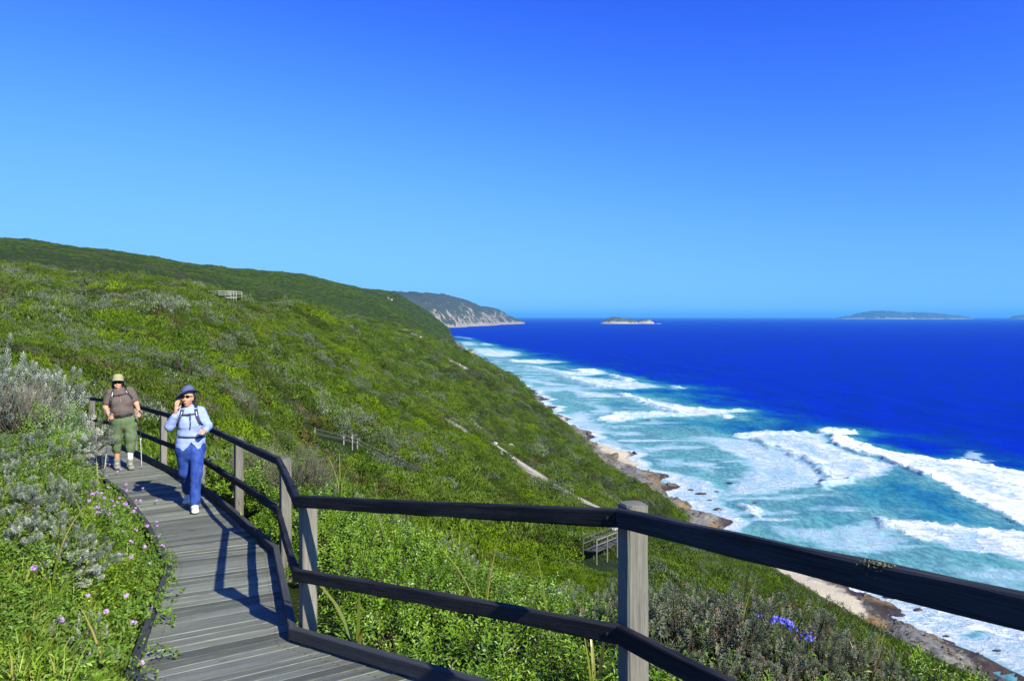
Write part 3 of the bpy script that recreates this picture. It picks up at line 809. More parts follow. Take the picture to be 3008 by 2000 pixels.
for u_ in (650, 683, 699):
    lbeam('post', (ux(u_), y0+2.6, zdk-1.0), (ux(u_), y0+2.6, zt(855)), .13, .13, up=(0, 1, 0), root=look)
for v_ in (855.5, 861.5, 866.5):
    lbeam('rail', (ux(649), y0-1.28, zt(v_)), (ux(684), y0-1.28, zt(v_)), .06, .16, root=look)
for v_ in (856, 862):
    lbeam('rail', (ux(684), y0-1.28, zt(v_)), (ux(700), y0-1.28, zt(v_+1)), .06, .13, root=look)
    lbeam('rail', (ux(610), y0+.3, zt(v_)), (ux(649), y0-1.1, zt(v_)), .06, .13, root=look)
    lbeam('rail', (ux(649), y0+2.55, zt(v_)), (ux(700), y0+2.55, zt(v_)), .06, .13, root=look)

# steps with double rails, down in the gully
st0 = ray_hit(1725, 1600, 30); d = 66.0
sp0 = np.array([(1733-U0)/F*d, d, -(1618-V0)/F*d]); d2 = 72.0
sp1 = np.array([(1850-U0)/F*d2, d2, -(1570-V0)/F*d2])
stair = empty('access_walkway', tuple(sp0)); tag(stair, 'short grey walkway with rails on both sides down in the gully', 'walkway')
dv = sp1-sp0; side = nrm(np.array([-dv[1], dv[0], 0]))*1.0
N_ = 22
for k_ in range(N_):
    a = sp0+dv*(k_+.5)/N_; w_ = np.linalg.norm(dv[:2])/N_*.93
    lbeam('plank', a-side*.62, a+side*.62, w_, .05, m_dark_wood, root=stair)
for sg in (-1, 1):
    for k_ in range(5):
        a = sp0+dv*k_/4+side*.66*sg
        lbeam('post', a-np.array([0, 0, 1.2]), a+np.array([0, 0, 1.08]), .1, .1, M_POST if sg < 0 else m_dark_wood, up=(0, 1, 0), root=stair)
    for hh in (1.0, .55):
        lbeam('rail', sp0+side*.6*sg+np.array([0, 0, hh]), sp1+side*.6*sg+np.array([0, 0, hh]), .05, .10, M_POST if sg < 0 else m_dark_wood, root=stair)
# stair handrail running down the gully flank
hp = []
for u_, v_ in ((925, 1284), (1010, 1300), (1050, 1312), (1110, 1340), (1165, 1363), (1222, 1392)):
    h_ = ray_hit(u_, v_+6, 30); hp.append(h_)
hr = empty('handrail', tuple(hp[0])); tag(hr, 'dark double handrail slanting down through the heath in the gully', 'handrail')
for k_, a in enumerate(hp):
    lbeam('post', a-np.array([0, 0, .6]), a+np.array([0, 0, 1.12]), .1, .1, m_far_wood if k_ < 3 else m_dark_wood, up=(0, 1, 0), root=hr)
for a, b in zip(hp[:-1], hp[1:]):
    for hh in (1.02, .60):
        lbeam('rail', a+np.array([0, -.08, hh]), b+np.array([0, -.08, hh]), .06, .11, m_dark_wood, root=hr)
b_ = ray_hit(1035, 1322, 30)
mb = MB(); h2 = 47/F*b_[1]
tube(mb, [b_-np.array([0, 0, .5]), b_+np.array([0, 0, h2*.5]), b_+np.array([0, 0, h2])], [.05, .05, .045], 8)
beam(mb, b_+np.array([-.10, -.06, h2*.8]), b_+np.array([.10, -.06, h2*.8]), .02, .24)
o = child(mb.build('marker_post', m_far_wood), empty('marker_post_base', tuple(b_))) if False else mb.build('marker_post', m_far_wood)
tag(o, 'thin pale marker post standing beside the handrail in the gully', 'post')
# ------------------------------------------------------------------ vegetation
def unit(v): return v/(np.linalg.norm(v, axis=-1, keepdims=True)+1e-9)
def leaves(mb, P, D, N, l, w, fold=.25, tone=None, m=0):
    """folded leaf blades: base P, direction D, face normal N, length l, width w (arrays)"""
    P = np.asarray(P, float); D = unit(np.asarray(D, float)); n = len(P)
    N = np.asarray(N, float); N = unit(N-D*(N*D).sum(1, keepdims=True)); S = np.cross(D, N)
    l = np.broadcast_to(np.asarray(l, float), (n,))[:, None]; w = np.broadcast_to(np.asarray(w, float), (n,))[:, None]
    V = np.stack([P, P+D*l*.55+S*w*.5+N*w*fold, P+D*l-N*l*.06, P+D*l*.55-S*w*.5+N*w*fold], 1).reshape(-1, 3)
    i = np.arange(n)[:, None]*4
    T = np.concatenate([i+np.array([[0, 1, 2]]), i+np.array([[0, 2, 3]])])
    t = RNG.random(n) if tone is None else np.broadcast_to(tone, (n,))
    A = np.repeat(np.stack([t, RNG.random(n), np.zeros(n)], 1), 4, 0)
    mb.add(V, T, A, m)
def rand_dir(n, up=0.0):
    v = RNG.normal(size=(n, 3)); v = unit(v); v[:, 2] = np.where(v[:, 2] < 0, v[:, 2]*(1-up), v[:, 2]); return unit(v)
def lumpy_dome(n, R, H, lobes, seed):
    """points and outward normals on a heap of overlapping lobes"""
    g = np.random.default_rng(seed); out = []; nn = []
    c = g.normal(size=(lobes, 2))*R*.42; r = R*g.uniform(.38, .66, lobes); hh = H*(g.uniform(.62, 1.0, lobes)-np.hypot(c[:, 0], c[:, 1])/R*.25)
    per = (n*r**2/np.sum(r**2)*1.5).astype(int)+2
    for k in range(lobes):
        d = rand_dir(per[k], 1.0); d[:, 2] = np.abs(d[:, 2])
        sc_ = np.array([r[k], r[k], hh[k]])
        p = d*sc_*g.uniform(.90, 1.04, (per[k], 1))+np.array([c[k, 0], c[k, 1], 0])
        nv = unit(d/sc_*R)
        keep = np.ones(len(p), bool)
        for j in range(lobes):
            if j == k: continue
            q = (p-np.array([c[j, 0], c[j, 1], 0]))/np.array([r[j], r[j], hh[j]]); keep &= (q**2).sum(1) > .86
        out.append(p[keep]); nn.append(nv[keep])
    return np.concatenate(out), np.concatenate(nn)

def leaf_mat(name, stops, patch=None, trans=.22, rough=.5, spec=.35, tone_w=.5, rnd_w=.35):
    M = Mat(name, rough, spec)
    pc = M.attr('pc'); sp = M.new('ShaderNodeSeparateXYZ'); M.link(pc, sp.inputs[0])
    f = M.math('ADD', M.math('MULTIPLY', sp.outputs[0], tone_w), M.math('MULTIPLY', M.rnd(), rnd_w))
    P = M.pos()
    f = M.math('ADD', f, M.math('MULTIPLY', M.noise(P, .9, 2), .3))
    col = M.ramp(f, stops)
    if patch:
        for scale, lo, hi, st in patch:
            pn = M.noise(M.mapv(P, (1, 1, .3), (7*scale*100, 3, 1)), scale, 4, .6)
            col = M.mix(M.maprange(pn, lo, hi), col, M.ramp(f, st))
    M.color(col)
    if trans: M.translucent(col, trans)
    return M.m
m_heath = leaf_mat('heath_leaves', [(.25, (.014, .034, .001)), (.5, (.066, .132, .002)), (.8, (.175, .262, .004))],
   patch=[(.06, .47, .58, [(.3, (.010, .026, .002)), (.85, (.070, .110, .010))]), (.13, .55, .66, [(.3, (.040, .034, .008)), (.85, (.14, .115, .030))]), (.21, .60, .68, [(.3, (.05, .10, .002)), (.85, (.21, .34, .006))])], trans=.15, rough=.7, spec=.15)
m_heath_dark = leaf_mat('dark_scrub_leaves', [(.25, (.014, .034, .003)), (.55, (.056, .105, .008)), (.85, (.135, .190, .024))],
   patch=[(.02, .54, .68, [(.2, (.04, .05, .02)), (.9, (.085, .095, .04))])], trans=.1, rough=.75, spec=.1)
m_silver = leaf_mat('silver_leaves', [(.2, (.055, .075, .055)), (.6, (.20, .235, .18)), (.95, (.48, .50, .41))], trans=.1, rough=.8, spec=.1)
m_silver_far = leaf_mat('grey_green_leaves', [(.2, (.040, .060, .032)), (.6, (.125, .155, .10)), (.95, (.25, .28, .20))], trans=.1, rough=.8, spec=.1)
m_dry = leaf_mat('dry_twigs', [(.15, (.05, .045, .035)), (.6, (.11, .10, .075)), (.95, (.19, .17, .13))], trans=0, rough=.9, spec=.05)
m_gloss = leaf_mat('glossy_leaves', [(.2, (.028, .066, .002)), (.5, (.095, .190, .006)), (.85, (.215, .335, .020))], trans=.12, rough=.42, spec=.4, rnd_w=.25)
m_lime = leaf_mat('lime_leaves', [(.1, (.10, .21, .012)), (.9, (.24, .42, .05))], trans=.25, rough=.45)
m_grass = leaf_mat('grass_blades', [(.1, (.055, .115, .004)), (.5, (.145, .255, .010)), (.8, (.25, .36, .03)), (.97, (.34, .28, .08))], trans=.3, rough=.45, tone_w=.7, rnd_w=.25)
m_ger = leaf_mat('geranium_leaves', [(.1, (.055, .115, .008)), (.9, (.150, .260, .030))], trans=.22, rough=.55)
m_sedge = leaf_mat('sedge_blades', [(.1, (.055, .085, .008)), (.6, (.13, .17, .02)), (.95, (.30, .24, .06))], trans=.2, rough=.35, spec=.5, tone_w=.8, rnd_w=.2)
m_rose = leaf_mat('rosemary_leaves', [(.1, (.045, .065, .035)), (.5, (.095, .120, .068)), (.85, (.175, .195, .125)), (.98, (.20, .105, .075))], trans=.08, rough=.75, spec=.15, tone_w=.85, rnd_w=.1)
m_twig = plain('twigs', (.055, .042, .032), .9, .1)
m_pink = leaf_mat('pink_petals', [(.1, (.44, .20, .58)), (.9, (.66, .42, .80))], trans=.25, rough=.6, spec=.2)
m_blue = leaf_mat('blue_petals', [(.1, (.09, .09, .55)), (.9, (.24, .24, .85))], trans=.2, rough=.6, spec=.2)

# --- cushions for the slope (stuff)
def cushion(name, mat, seed, n, R, H, lobes, ll, lw, core=True):
    P, N = lumpy_dome(n, R, H, lobes, seed); mb = MB()
    D = unit(N*.55+rand_dir(len(P))*.85+np.array([0, 0, .25]))
    tn = np.clip(.5+RNG.normal(size=len(P))*.22, 0, 1)
    leaves(mb, P-D*ll*.3, D, N+rand_dir(len(P))*.5, ll*RNG.uniform(.7, 1.3, len(P)), lw, .2, tn)
    return bpy.data.objects.new(name, mb.mesh(name, [mat]))
def scatter(name, srcs, P, rot, scl, idx, label):
    c = bpy.data.collections.new(name+'_sources')
    for i, o in enumerate(srcs):
        o.name = '%02d_' % i+o.name; c.objects.link(o)
    me = bpy.data.meshes.new(name); me.vertices.add(len(P)); me.vertices.foreach_set('co', np.asarray(P, np.float32).ravel())
    for k, a, ty in (('rot', rot, 'FLOAT_VECTOR'), ('scl', scl, 'FLOAT_VECTOR')):
        at = me.attributes.new(k, ty, 'POINT'); at.data.foreach_set('vector', np.asarray(a, np.float32).ravel())
    at = me.attributes.new('idx', 'INT', 'POINT'); at.data.foreach_set('value', np.asarray(idx, np.int32))
    o = bpy.data.objects.new(name, me); COL.objects.link(o)
    ng = bpy.data.node_groups.new(name, 'GeometryNodeTree')
    ng.interface.new_socket('Geometry', in_out='INPUT', socket_type='NodeSocketGeometry')
    ng.interface.new_socket('Geometry', in_out='OUTPUT', socket_type='NodeSocketGeometry')
    N = ng.nodes; L = ng.links
    gi = N.new('NodeGroupInput'); go = N.new('NodeGroupOutput'); ip = N.new('GeometryNodeInstanceOnPoints'); ci = N.new('GeometryNodeCollectionInfo')
    ci.inputs['Collection'].default_value = c; ci.inputs['Separate Children'].default_value = True; ci.inputs['Reset Children'].default_value = True
    def na(nm, ty):
        n = N.new('GeometryNodeInputNamedAttribute'); n.data_type = ty; n.inputs['Name'].default_value = nm; return n.outputs[0]
    e2r = N.new('FunctionNodeEulerToRotation'); L.new(na('rot', 'FLOAT_VECTOR'), e2r.inputs[0])
    L.new(gi.outputs[0], ip.inputs['Points']); L.new(ci.outputs[0], ip.inputs['Instance']); ip.inputs['Pick Instance'].default_value = True
    L.new(na('idx', 'INT'), ip.inputs['Instance Index']); L.new(e2r.outputs[0], ip.inputs['Rotation']); L.new(na('scl', 'FLOAT_VECTOR'), ip.inputs['Scale'])
    L.new(ip.outputs[0], go.inputs[0])
    md = o.modifiers.new('scatter', 'NODES'); md.node_group = ng
    tag(o, label, kind='stuff'); return o

CLEAR = [(a, b, 1.7) for a, b in zip(hp[:-1], hp[1:])]+[(sp0, sp1, 1.8), (sp0-np.array([.5, 3, 0]), sp1-np.array([.5, 3, 0]), 1.9), (np.array([ux(608), c[1]-5, 0]), np.array([ux(704), c[1]-5, 0]), 6.0)]
def sample_slope(n, d0, d1, t0=-.78, t1=.78):
    """points spread evenly over the ground between two distances"""
    d = np.sqrt(RNG.uniform(d0*d0, d1*d1, n)); t = RNG.uniform(t0, t1, n)
    return t*d, d
def slope_pts(n, d0, d1, smin_=2.5, t0=-.78, t1=.78, keep_bare=False):
    x, y = sample_slope(n, d0, d1, t0, t1); z, s = land(x, y)
    edge_n = (fbm(x/7, y/7, 3, 51)-.5)*9
    ok = (s+edge_n > smin_+1.5)
    if not keep_bare: ok &= blob(x, y, BARE_K, 41, .3) < .1
    if d0 < 40: ok &= near_line(x, y)[0] > 1.25
    for A_, B_, w_ in CLEAR:
        dx, dy = B_[0]-A_[0], B_[1]-A_[1]; tt = np.clip(((x-A_[0])*dx+(y-A_[1])*dy)/(dx*dx+dy*dy), 0, 1); ok &= np.hypot(x-A_[0]-tt*dx, y-A_[1]-tt*dy) > w_
    return x[ok], y[ok], z[ok]
HB_ = [cushion('cushion', m_heath, 100+i, 620, 1.0, .62, 5+i % 3, .13, .065) for i in range(4)]
HB_ += [cushion('cushion', m_silver_far, 120+i, 560, 1.0, .8, 6, .15, .055) for i in range(2)]
HB_ += [cushion('cushion', m_dry, 130, 420, 1.0, .55, 5, .2, .03), cushion('cushion', m_heath_dark, 131, 560, 1.0, .85, 7, .15, .07)]
def heath(name, n, d0, d1, r0, r1, label, srcs=HB_, t0=-.78, t1=.78, psil=.032, pdry=.045):
    x, y, z = slope_pts(n, d0, d1, t0=t0, t1=t1); m = len(x)
    r = RNG.uniform(r0, r1, m)*(0.7+.6*fbm(x/6, y/6, 2, 77)); h = r*RNG.uniform(.8, 1.7, m); big = (RNG.random(m) < .045) & (y > 48); r = np.where(big, r*1.35, r); h = np.where(big, h*1.35, h)
    rot = np.stack([RNG.normal(size=m)*.16, RNG.normal(size=m)*.16, RNG.uniform(0, 6.28, m)], 1)
    cl = fbm(x/14, y/14, 3, 88); cl2 = fbm(x/17, y/17, 3, 99); q = RNG.random(m)
    idx = RNG.integers(0, 4, m)
    sil = q < psil*np.where(cl > .56, 4.0, .45); dry = (q > 1-pdry*np.where(cl2 > .58, 5.0, .35))
    idx = np.where(sil, RNG.integers(4, 6, m), idx); idx = np.where(dry, 6, idx); dk = (RNG.random(m) < .13*np.where(fbm(x/20, y/20, 3, 55) > .54, 2.6, .5)) & ~sil & ~dry; idx = np.where(dk, 7, idx); h = np.where(dk, h*1.25, h)
    h = np.where(sil, h*1.25, h); r = np.where(sil, r*1.1, r)
    P = np.stack([x, y, z-.10*r], 1)
    return scatter(name, srcs, P, rot, np.stack([r, r, h], 1), idx, label)
heath('heath', 8000, 13, 62, .34, .85, 'low green heath cushions in the gully and on its flanks')
heath('heath', 23000, 60, 215, .55, 1.6, 'green heath cushions covering the spur and the slope', srcs=[o.copy() for o in HB_])
heath('heath', 27000, 210, 640, 1.0, 2.6, 'green heath running along the sea slope', srcs=[o.copy() for o in HB_], t0=-.30, t1=.5)
# far scrub on the big hill behind the spur
DS_ = [cushion('scrub', m_heath_dark, 140+i, 420, 1.0, .75, 6, .2, .12) for i in range(3)]
x, y, z = slope_pts(84000, 205, 2300, 2.5, -.74, .05, True)
far_sel = (y > 420) | (x/y < -.27)
x, y, z = x[far_sel], y[far_sel], z[far_sel]
m_ = len(x); r = RNG.uniform(1.0, 2.8, m_)*np.clip(y/900, .5, 1.5)
scatter('scrub', DS_, np.stack([x, y, z-.15*r], 1), np.stack([np.zeros(m_), np.zeros(m_), RNG.uniform(0, 6.28, m_)], 1), np.stack([r, r, r*RNG.uniform(.6, 1.0, m_)], 1), RNG.integers(0, 3, m_), 'dark green scrub on the far hill')

# --- single grey shrubs on the slope (things)
def silver_far_mesh(seed):
    mb = MB(); P, N = lumpy_dome(900, 1.0, .95, 8, seed)
    D = unit(N*.8+rand_dir(len(P))*.6+np.array([0, 0, .3])); tn = np.clip(.5+RNG.normal(size=len(P))*.22, 0, 1)
    leaves(mb, P-D*.05, D, N+rand_dir(len(P))*.5, RNG.uniform(.08, .17, len(P)), .055, .2, tn)
    return mb.mesh('foliage', [m_silver_far])
def branch_mesh(seed, R, H, n=9, m=m_twig):
    g = np.random.default_rng(seed); mb = MB()
    for k in range(n):
        a = g.uniform(0, 6.28); e = np.array([math.cos(a)*R*g.uniform(.3, .75), math.sin(a)*R*g.uniform(.3, .75), H*g.uniform(.5, .85)])
        mid = e*.5+g.normal(size=3)*R*.08
        tube(mb, [np.array([0, 0, -.12*H]), mid, e], [.035*R, .022*R, .010*R], 5)
    return mb.mesh('branches', [m])
SF = [silver_far_mesh(300+i) for i in range(3)]; SFB = branch_mesh(310, .9, .8)
# (u, v at the foot, width in photograph px)
GREY = [(548,1110,150,'broad grey-green shrub, the largest on the slope behind the walkers'),(645,1085,70,None),(770,1085,50,None),(850,1085,55,None),(255,845,85,None),(330,885,60,None),(430,890,90,None),(465,925,120,None),(235,885,40,None),
        (30,915,70,None),(25,950,60,None),(85,970,60,None),(110,985,45,None),(380,985,55,None),(125,1005,40,None),(200,1040,50,None),(690,1000,60,None),(640,1030,70,None),(960,1080,60,None),(1010,1240,45,None),(1060,1245,50,None),
        (1190,1240,40,None),(1225,1300,40,None),(1300,1320,36,None),(1420,1390,42,None),(1445,1460,70,None),(1610,1450,95,None),(1280,1440,60,None),(1230,1290,36,None),(1320,1225,34,None),(900,1010,55,None),(820,985,48,None),(980,1000,50,None),
        (1085,1080,36,None),(1180,1110,34,None),(1480,1200,30,None),(1540,1280,34,None),(1660,1380,30,None),(720,940,50,None),(560,960,55,None),(150,870,50,None),(1090,1165,42,None),(655,1170,66,None),(820,1130,50,None),(1120,1310,60,None),(985,1345,60,None)]
def zone(u, v):
    if v < 900: return 'on the crest of the spur beside the lookout platform'
    if u < 240 and v < 1060: return 'on the upper slope above the bank of silver bushes'
    if u < 560 and v < 1060: return 'in the green heath uphill of the two walkers'
    if u < 760: return 'in the heath beside the largest shrub behind the front walker'
    if v < 1100: return 'on the open green slope between the platform and the sea edge'
    if u > 1380: return 'beside the sandy scar on the sea slope'
    return 'in the gully beside the slanting handrail'
for i, (u_, v_, w_, lab) in enumerate(GREY):
    p = ray_hit(u_, v_, 22); R = w_/F*p[1]*.5*1.12
    t = empty('grey_shrub', tuple(p+np.array([0, 0, .22])), random.uniform(0, 6.28))
    k = R*random.uniform(.95, 1.05); t.scale = (k, k, k*random.uniform(.75, 1.0))
    obj('foliage', SF[i % 3], t); obj('branches', SFB, t)
    if lab: tag(t, lab, 'shrub', 'grey shrubs on the slope')
    else: tag(t, '%s grey-green shrub %s' % ('large' if w_ >= 80 else 'rounded' if w_ >= 48 else 'small', zone(u_, v_)), 'shrub', 'grey shrubs on the slope')

# --- limestone showing through the heath
m_lime_rock = plain('limestone', (.50, .47, .40), .9, .1, .35, .6, 5)
def rock_mesh(seed, m, flat=.6):
    g = np.random.default_rng(seed); n = 12; L = 7; V = []
    for i in range(L+1):
        th = math.pi*i/L
        for k in range(n):
            ph = 2*math.pi*k/n; d = np.array([math.sin(th)*math.cos(ph), math.sin(th)*math.sin(ph), math.cos(th)])
            V.append(d)
    V = np.array(V); cuts = unit(g.normal(size=(9, 3))); cd = g.uniform(.55, .85, 9)
    for c_, q in zip(cuts, cd):
        t = V@c_; V = V-np.clip(t-q, 0, None)[:, None]*c_
    V = V*(1+.07*g.normal(size=(len(V), 1)))*np.array([1, g.uniform(.65, .95), flat])
    i = np.arange((L+1)*n).reshape(L+1, n); Q = np.stack([i[:-1], np.roll(i[:-1], -1, 1), np.roll(i[1:], -1, 1), i[1:]], -1).reshape(-1, 4)[:, ::-1]
    return mesh_np('rock', V, Q, [m], False)
LR = [rock_mesh(400+i, m_lime_rock) for i in range(4)]
for i, (u_, v_, w_) in enumerate([(1500,1312,26),(1470,1330,22),(1455,1300,14),(1785,1526,20),(1800,1552,18),(1776,1514,10),(440,1000,14),(460,1002,9),(425,990,8),(380,1018,10),(1110,1000,9),(315,980,8),(340,985,7),(450,985,8),(1320,1060,9),(1350,1072,9),(1210,980,8),(1235,992,9),
                                  (2012,1672,11),(2030,1700,8),(1150,882,8),(1140,876,6),(845,908,8),(815,905,7)]):
    p = ray_hit(u_, v_, 30, lift=.3); R = w_/F*p[1]*.55
    o = obj('limestone_rock', LR[i % 4], None, tuple(p+np.array([0, 0, R*.25])), random.uniform(0, 6.28)); o.scale = (R, R, R)
    if i == 0: tag(o, 'tilted pale limestone slab at the top of the sandy scar', 'rock', 'limestone rocks in the heath')
    else: tag(o, '%s pale limestone rock %s' % ('large' if w_ > 15 else 'small', 'at the sandy scar' if 1400 < u_ < 1600 else 'by the gully walkway' if 1700 < u_ < 1850 else 'on the steep slope below the large post' if u_ > 1900 else 'on the spur behind the walkers' if v_ > 975 and u_ < 600 else 'near the lookout platform' if u_ < 900 else 'among the rock scatter on the far sea slope'), 'rock', 'limestone rocks in the heath')

# --- shore: boulders on the ledges, rocks awash, the knob at the foot of the far slope
m_shore_rock = far_rock_mat('shore_rock', (.06, .062, .06), (.16, .16, .15), (.20, .18, .14), (.36, .31, .22), .6, .57)
m_wet_rock = plain('wet_rock', (.055, .045, .038), .45, .4, .5, .6, 2)
SR = [rock_mesh(420+i, m_shore_rock, .7) for i in range(4)]
def shore_pts(n):
    y = np.exp(RNG.uniform(math.log(140), math.log(900), n)); f = RNG.random(n)
    x = toe_x(y)+(water_x(y)-toe_x(y))*f; return x, y
x, y = shore_pts(2600); z, s = land(x, y); ok = (z > SEA+.2) & (blob(x, y, SAND_W, 43, .35) < .08) & (fbm(x/12, y/12, 3, 15) > .47)
x, y, z = x[ok], y[ok], z[ok]; r = np.exp(RNG.normal(-1.0, .6, len(x)))*np.clip(y/230, .8, 2)
scatter('shore_rubble', [bpy.data.objects.new('rubble', m) for m in SR], np.stack([x, y, z], 1), RNG.uniform(0, 6.28, (len(x), 3))*np.array([.1, .1, 1]), np.stack([r*1.4, r, r*.8], 1), RNG.integers(0, 4, len(x)), 'broken grey rock lying along the shore')
WR = [rock_mesh(440+i, m_wet_rock, .35) for i in range(3)]
for i, (u_, v_, w_) in enumerate([(2700,1792,40),(2645,1808,42),(2566,1778,24),(2782,1870,26),(2790,1897,44),(2060,1452,44),(2110,1497,40),(2030,1440,24),(2085,1470,20),(2220,1478,26),(2105,1445,22),(2620,1755,60),(2360,1680,18),(2340,1676,14),(2930,1912,30),(1905,1235,22),(1880,1225,16),(2145,1420,26),(2590,1850,16)]):
    c_ = sea_pt(u_, v_); R = w_/F*c_[1]*.36
    o = obj('sea_rock', WR[i % 3], None, (c_[0], c_[1], SEA+R*.05+.15), random.uniform(-.4, .4)); o.scale = (R*1.15, R*.8, R*.8)
    tag(o, '%s dark wet rock %s' % ('broad flat' if w_ > 38 else 'low' if w_ > 20 else 'small', 'in the wash below the near rail' if v_ > 1830 else 'beside the sandy beach under the near rail' if v_ > 1640 else 'in the white water behind the large post' if v_ > 1380 else 'at the edge of the far beach'), 'rock', 'rocks awash off the shore')
def knob(name, u_, v_, w_, h_, label):
    c_ = sea_pt(u_, v_); k = c_[1]/F; g = np.random.default_rng(5); n = 28; L = 16; V = []
    for i in range(L+1):
        t = i/L; rr = (1-.42*t**2.2)*(1 if i < L else .05)
        for j in range(n):
            ph = 2*math.pi*j/n; w = 1+.20*(vnoise(np.array([math.cos(ph)*2+9]), np.array([t*4+math.sin(ph)*2]), 9)[0]-.5)*2
            V.append((math.cos(ph)*rr*w*w_*k*.5, math.sin(ph)*rr*w*w_*k*.6, t*h_*k-2))
    i = np.arange((L+1)*n).reshape(L+1, n); Q = np.stack([i[:-1], np.roll(i[:-1], -1, 1), np.roll(i[1:], -1, 1), i[1:]], -1).reshape(-1, 4)
    o = obj(name, mesh_np(name, np.array(V), Q, [m_head], False), None, (c_[0], c_[1], SEA)); return tag(o, label, 'rock')
knob('sea_stack', 1383, 1072, 30, 50, 'blunt grey rock tower at the foot of the far slope')
# ------------------------------------------------------------------ plants close to the boardwalk
def gz(x, y): return float(land(np.array([float(x)]), np.array([float(y)]))[0][0])
def at_ud(u, d): x = (u-U0)/F*d; return np.array([x, d, gz(x, d)])
def off_walk(x, y): return near_line(np.atleast_1d(np.asarray(x, float)), np.atleast_1d(np.asarray(y, float)))[0]

def sprig_bush(seed, R, H, nsp, nlv, ll, lw, mat, lobes=6, sprig=.14, up=.35, fold=.22, spread=.9, tip_tone=True):
    """leafy shoots over a lumpy heap; leaves in a spiral along every shoot"""
    mb = MB(); g = np.random.default_rng(seed)
    P, N = lumpy_dome(nsp, R, H, lobes, seed)
    ax = unit(N*.7+rand_dir(len(P))*.45+np.array([0, 0, up]))
    n = len(P); ref = unit(np.cross(ax, rand_dir(n))); ref2 = np.cross(ax, ref)
    PP, DD, NN, TT, SL = [], [], [], [], []
    depth = g.uniform(-.10, .03, n)
    for k in range(nlv):
        t = (k+.5)/nlv; a = k*2.4+g.uniform(0, 6.28, n)*.15
        r = ref*np.cos(a)[:, None]+ref2*np.sin(a)[:, None]
        PP.append(P+N*depth[:, None]+ax*((t-.75)*sprig)); DD.append(r*spread+ax*(.08+.5*t)); NN.append(ax-r*.2); SL.append(np.full(n, 1-.35*t))
        TT.append(np.clip(.25+.5*t+g.normal(size=n)*.15, 0, 1))
    PP, DD, NN, TT, SL = map(np.concatenate, (PP, DD, NN, TT, SL))
    leaves(mb, PP, DD, NN, ll*SL*g.uniform(.75, 1.2, len(PP)), lw*SL, fold, TT)
    return mb.mesh('foliage', [mat])
def woolly_bush(seed, R, H, ntip, mat, tl=.075, tr=.026, lv=34, lobes=9, ll=.026, lw=.012):
    """grey bush of stubby woolly shoots on dark twigs"""
    mb = MB(); g = np.random.default_rng(seed); P, N = lumpy_dome(ntip, R, H, lobes, seed); n = len(P)
    P = P*g.uniform(.86, 1.04, (n, 1)); ax = unit(N*.9+rand_dir(n)*.45+np.array([0, 0, .22])); L = tl*g.uniform(.6, 1.4, n)
    ref = unit(np.cross(ax, rand_dir(n))); ref2 = np.cross(ax, ref); base = g.uniform(.1, .9, n)
    PP, DD, NN, TT, LL = [], [], [], [], []
    for k in range(lv):
        t = (k+.5)/lv; a = k*2.4; r = ref*math.cos(a)+ref2*math.sin(a)
        PP.append(P+ax*(L*(t-.6))[:, None]+r*(tr*.35)); DD.append(r*(1.0-.45*t)+ax*(.05+.9*t)); NN.append(ax*1.0-r*.4)
        TT.append(np.clip(base*.6+.4*t+g.normal(size=n)*.06, 0, 1)); LL.append(np.full(n, 1.0-.25*t))
    PP, DD, NN, TT, LL = map(np.concatenate, (PP, DD, NN, TT, LL))
    leaves(mb, PP, DD, NN, ll*LL, lw, .2, TT)
    tw = MB()
    for k in range(0, n, 3):
        e = P[k]-ax[k]*L[k]*.6; b = np.array([e[0]*.25, e[1]*.25, -.08])
        mid = (b+e)/2+np.array([0, 0, -.10*H])+g.normal(size=3)*.03
        tube(tw, [b, mid, e], [.009, .006, .0035], 4, cap=False)
    return mb.mesh('foliage', [mat]), tw.mesh('branches', [m_twig])
def place(name, meshes, p, rz, sc_, label, cat, group, tilt=0):
    t = empty(name, tuple(p), rz); t.scale = sc_ if isinstance(sc_, tuple) else (sc_,)*3
    for nm, me in meshes: obj(nm, me, t)
    return tag(t, label, cat, group)

# glossy green shrubs on the seaward side
GB = [sprig_bush(500+i, .5, .44, 330, 10, .046, .027, m_gloss, 9, .11) for i in range(3)]
GL = [sprig_bush(510+i, .5, .46, 260, 11, .060, .022, m_gloss, 7, .17, up=.7) for i in range(2)]   # longer leaves
GBR = branch_mesh(520, .45, .35, 8)
def in_poly(x, y, P):
    c = False; n = len(P)
    for i in range(n):
        (ax, ay), (bx, by) = P[i], P[(i+1) % n]
        if (ay > y) != (by > y) and x < (bx-ax)*(y-ay)/(by-ay)+ax: c = not c
    return c
REG = [(.55,4.25),(-.5,5.3),(-1.2,6.1),(-1.9,8.2),(-3.1,10.4),(-2.4,11.6),(-1.0,11.3),(.4,8.9),(1.05,7.2),(1.35,5.6),(1.1,4.4)]
pts = []
tries = 0
while len(pts) < 95 and tries < 30000:
    tries += 1
    x, y = random.uniform(-3.3, 1.6), random.uniform(4.1, 11.8)
    if not in_poly(x, y, REG) or off_walk(x, y)[0] < .92: continue
    if all(math.hypot(x-a, y-b) > .34 for a, b in pts): pts.append((x, y))
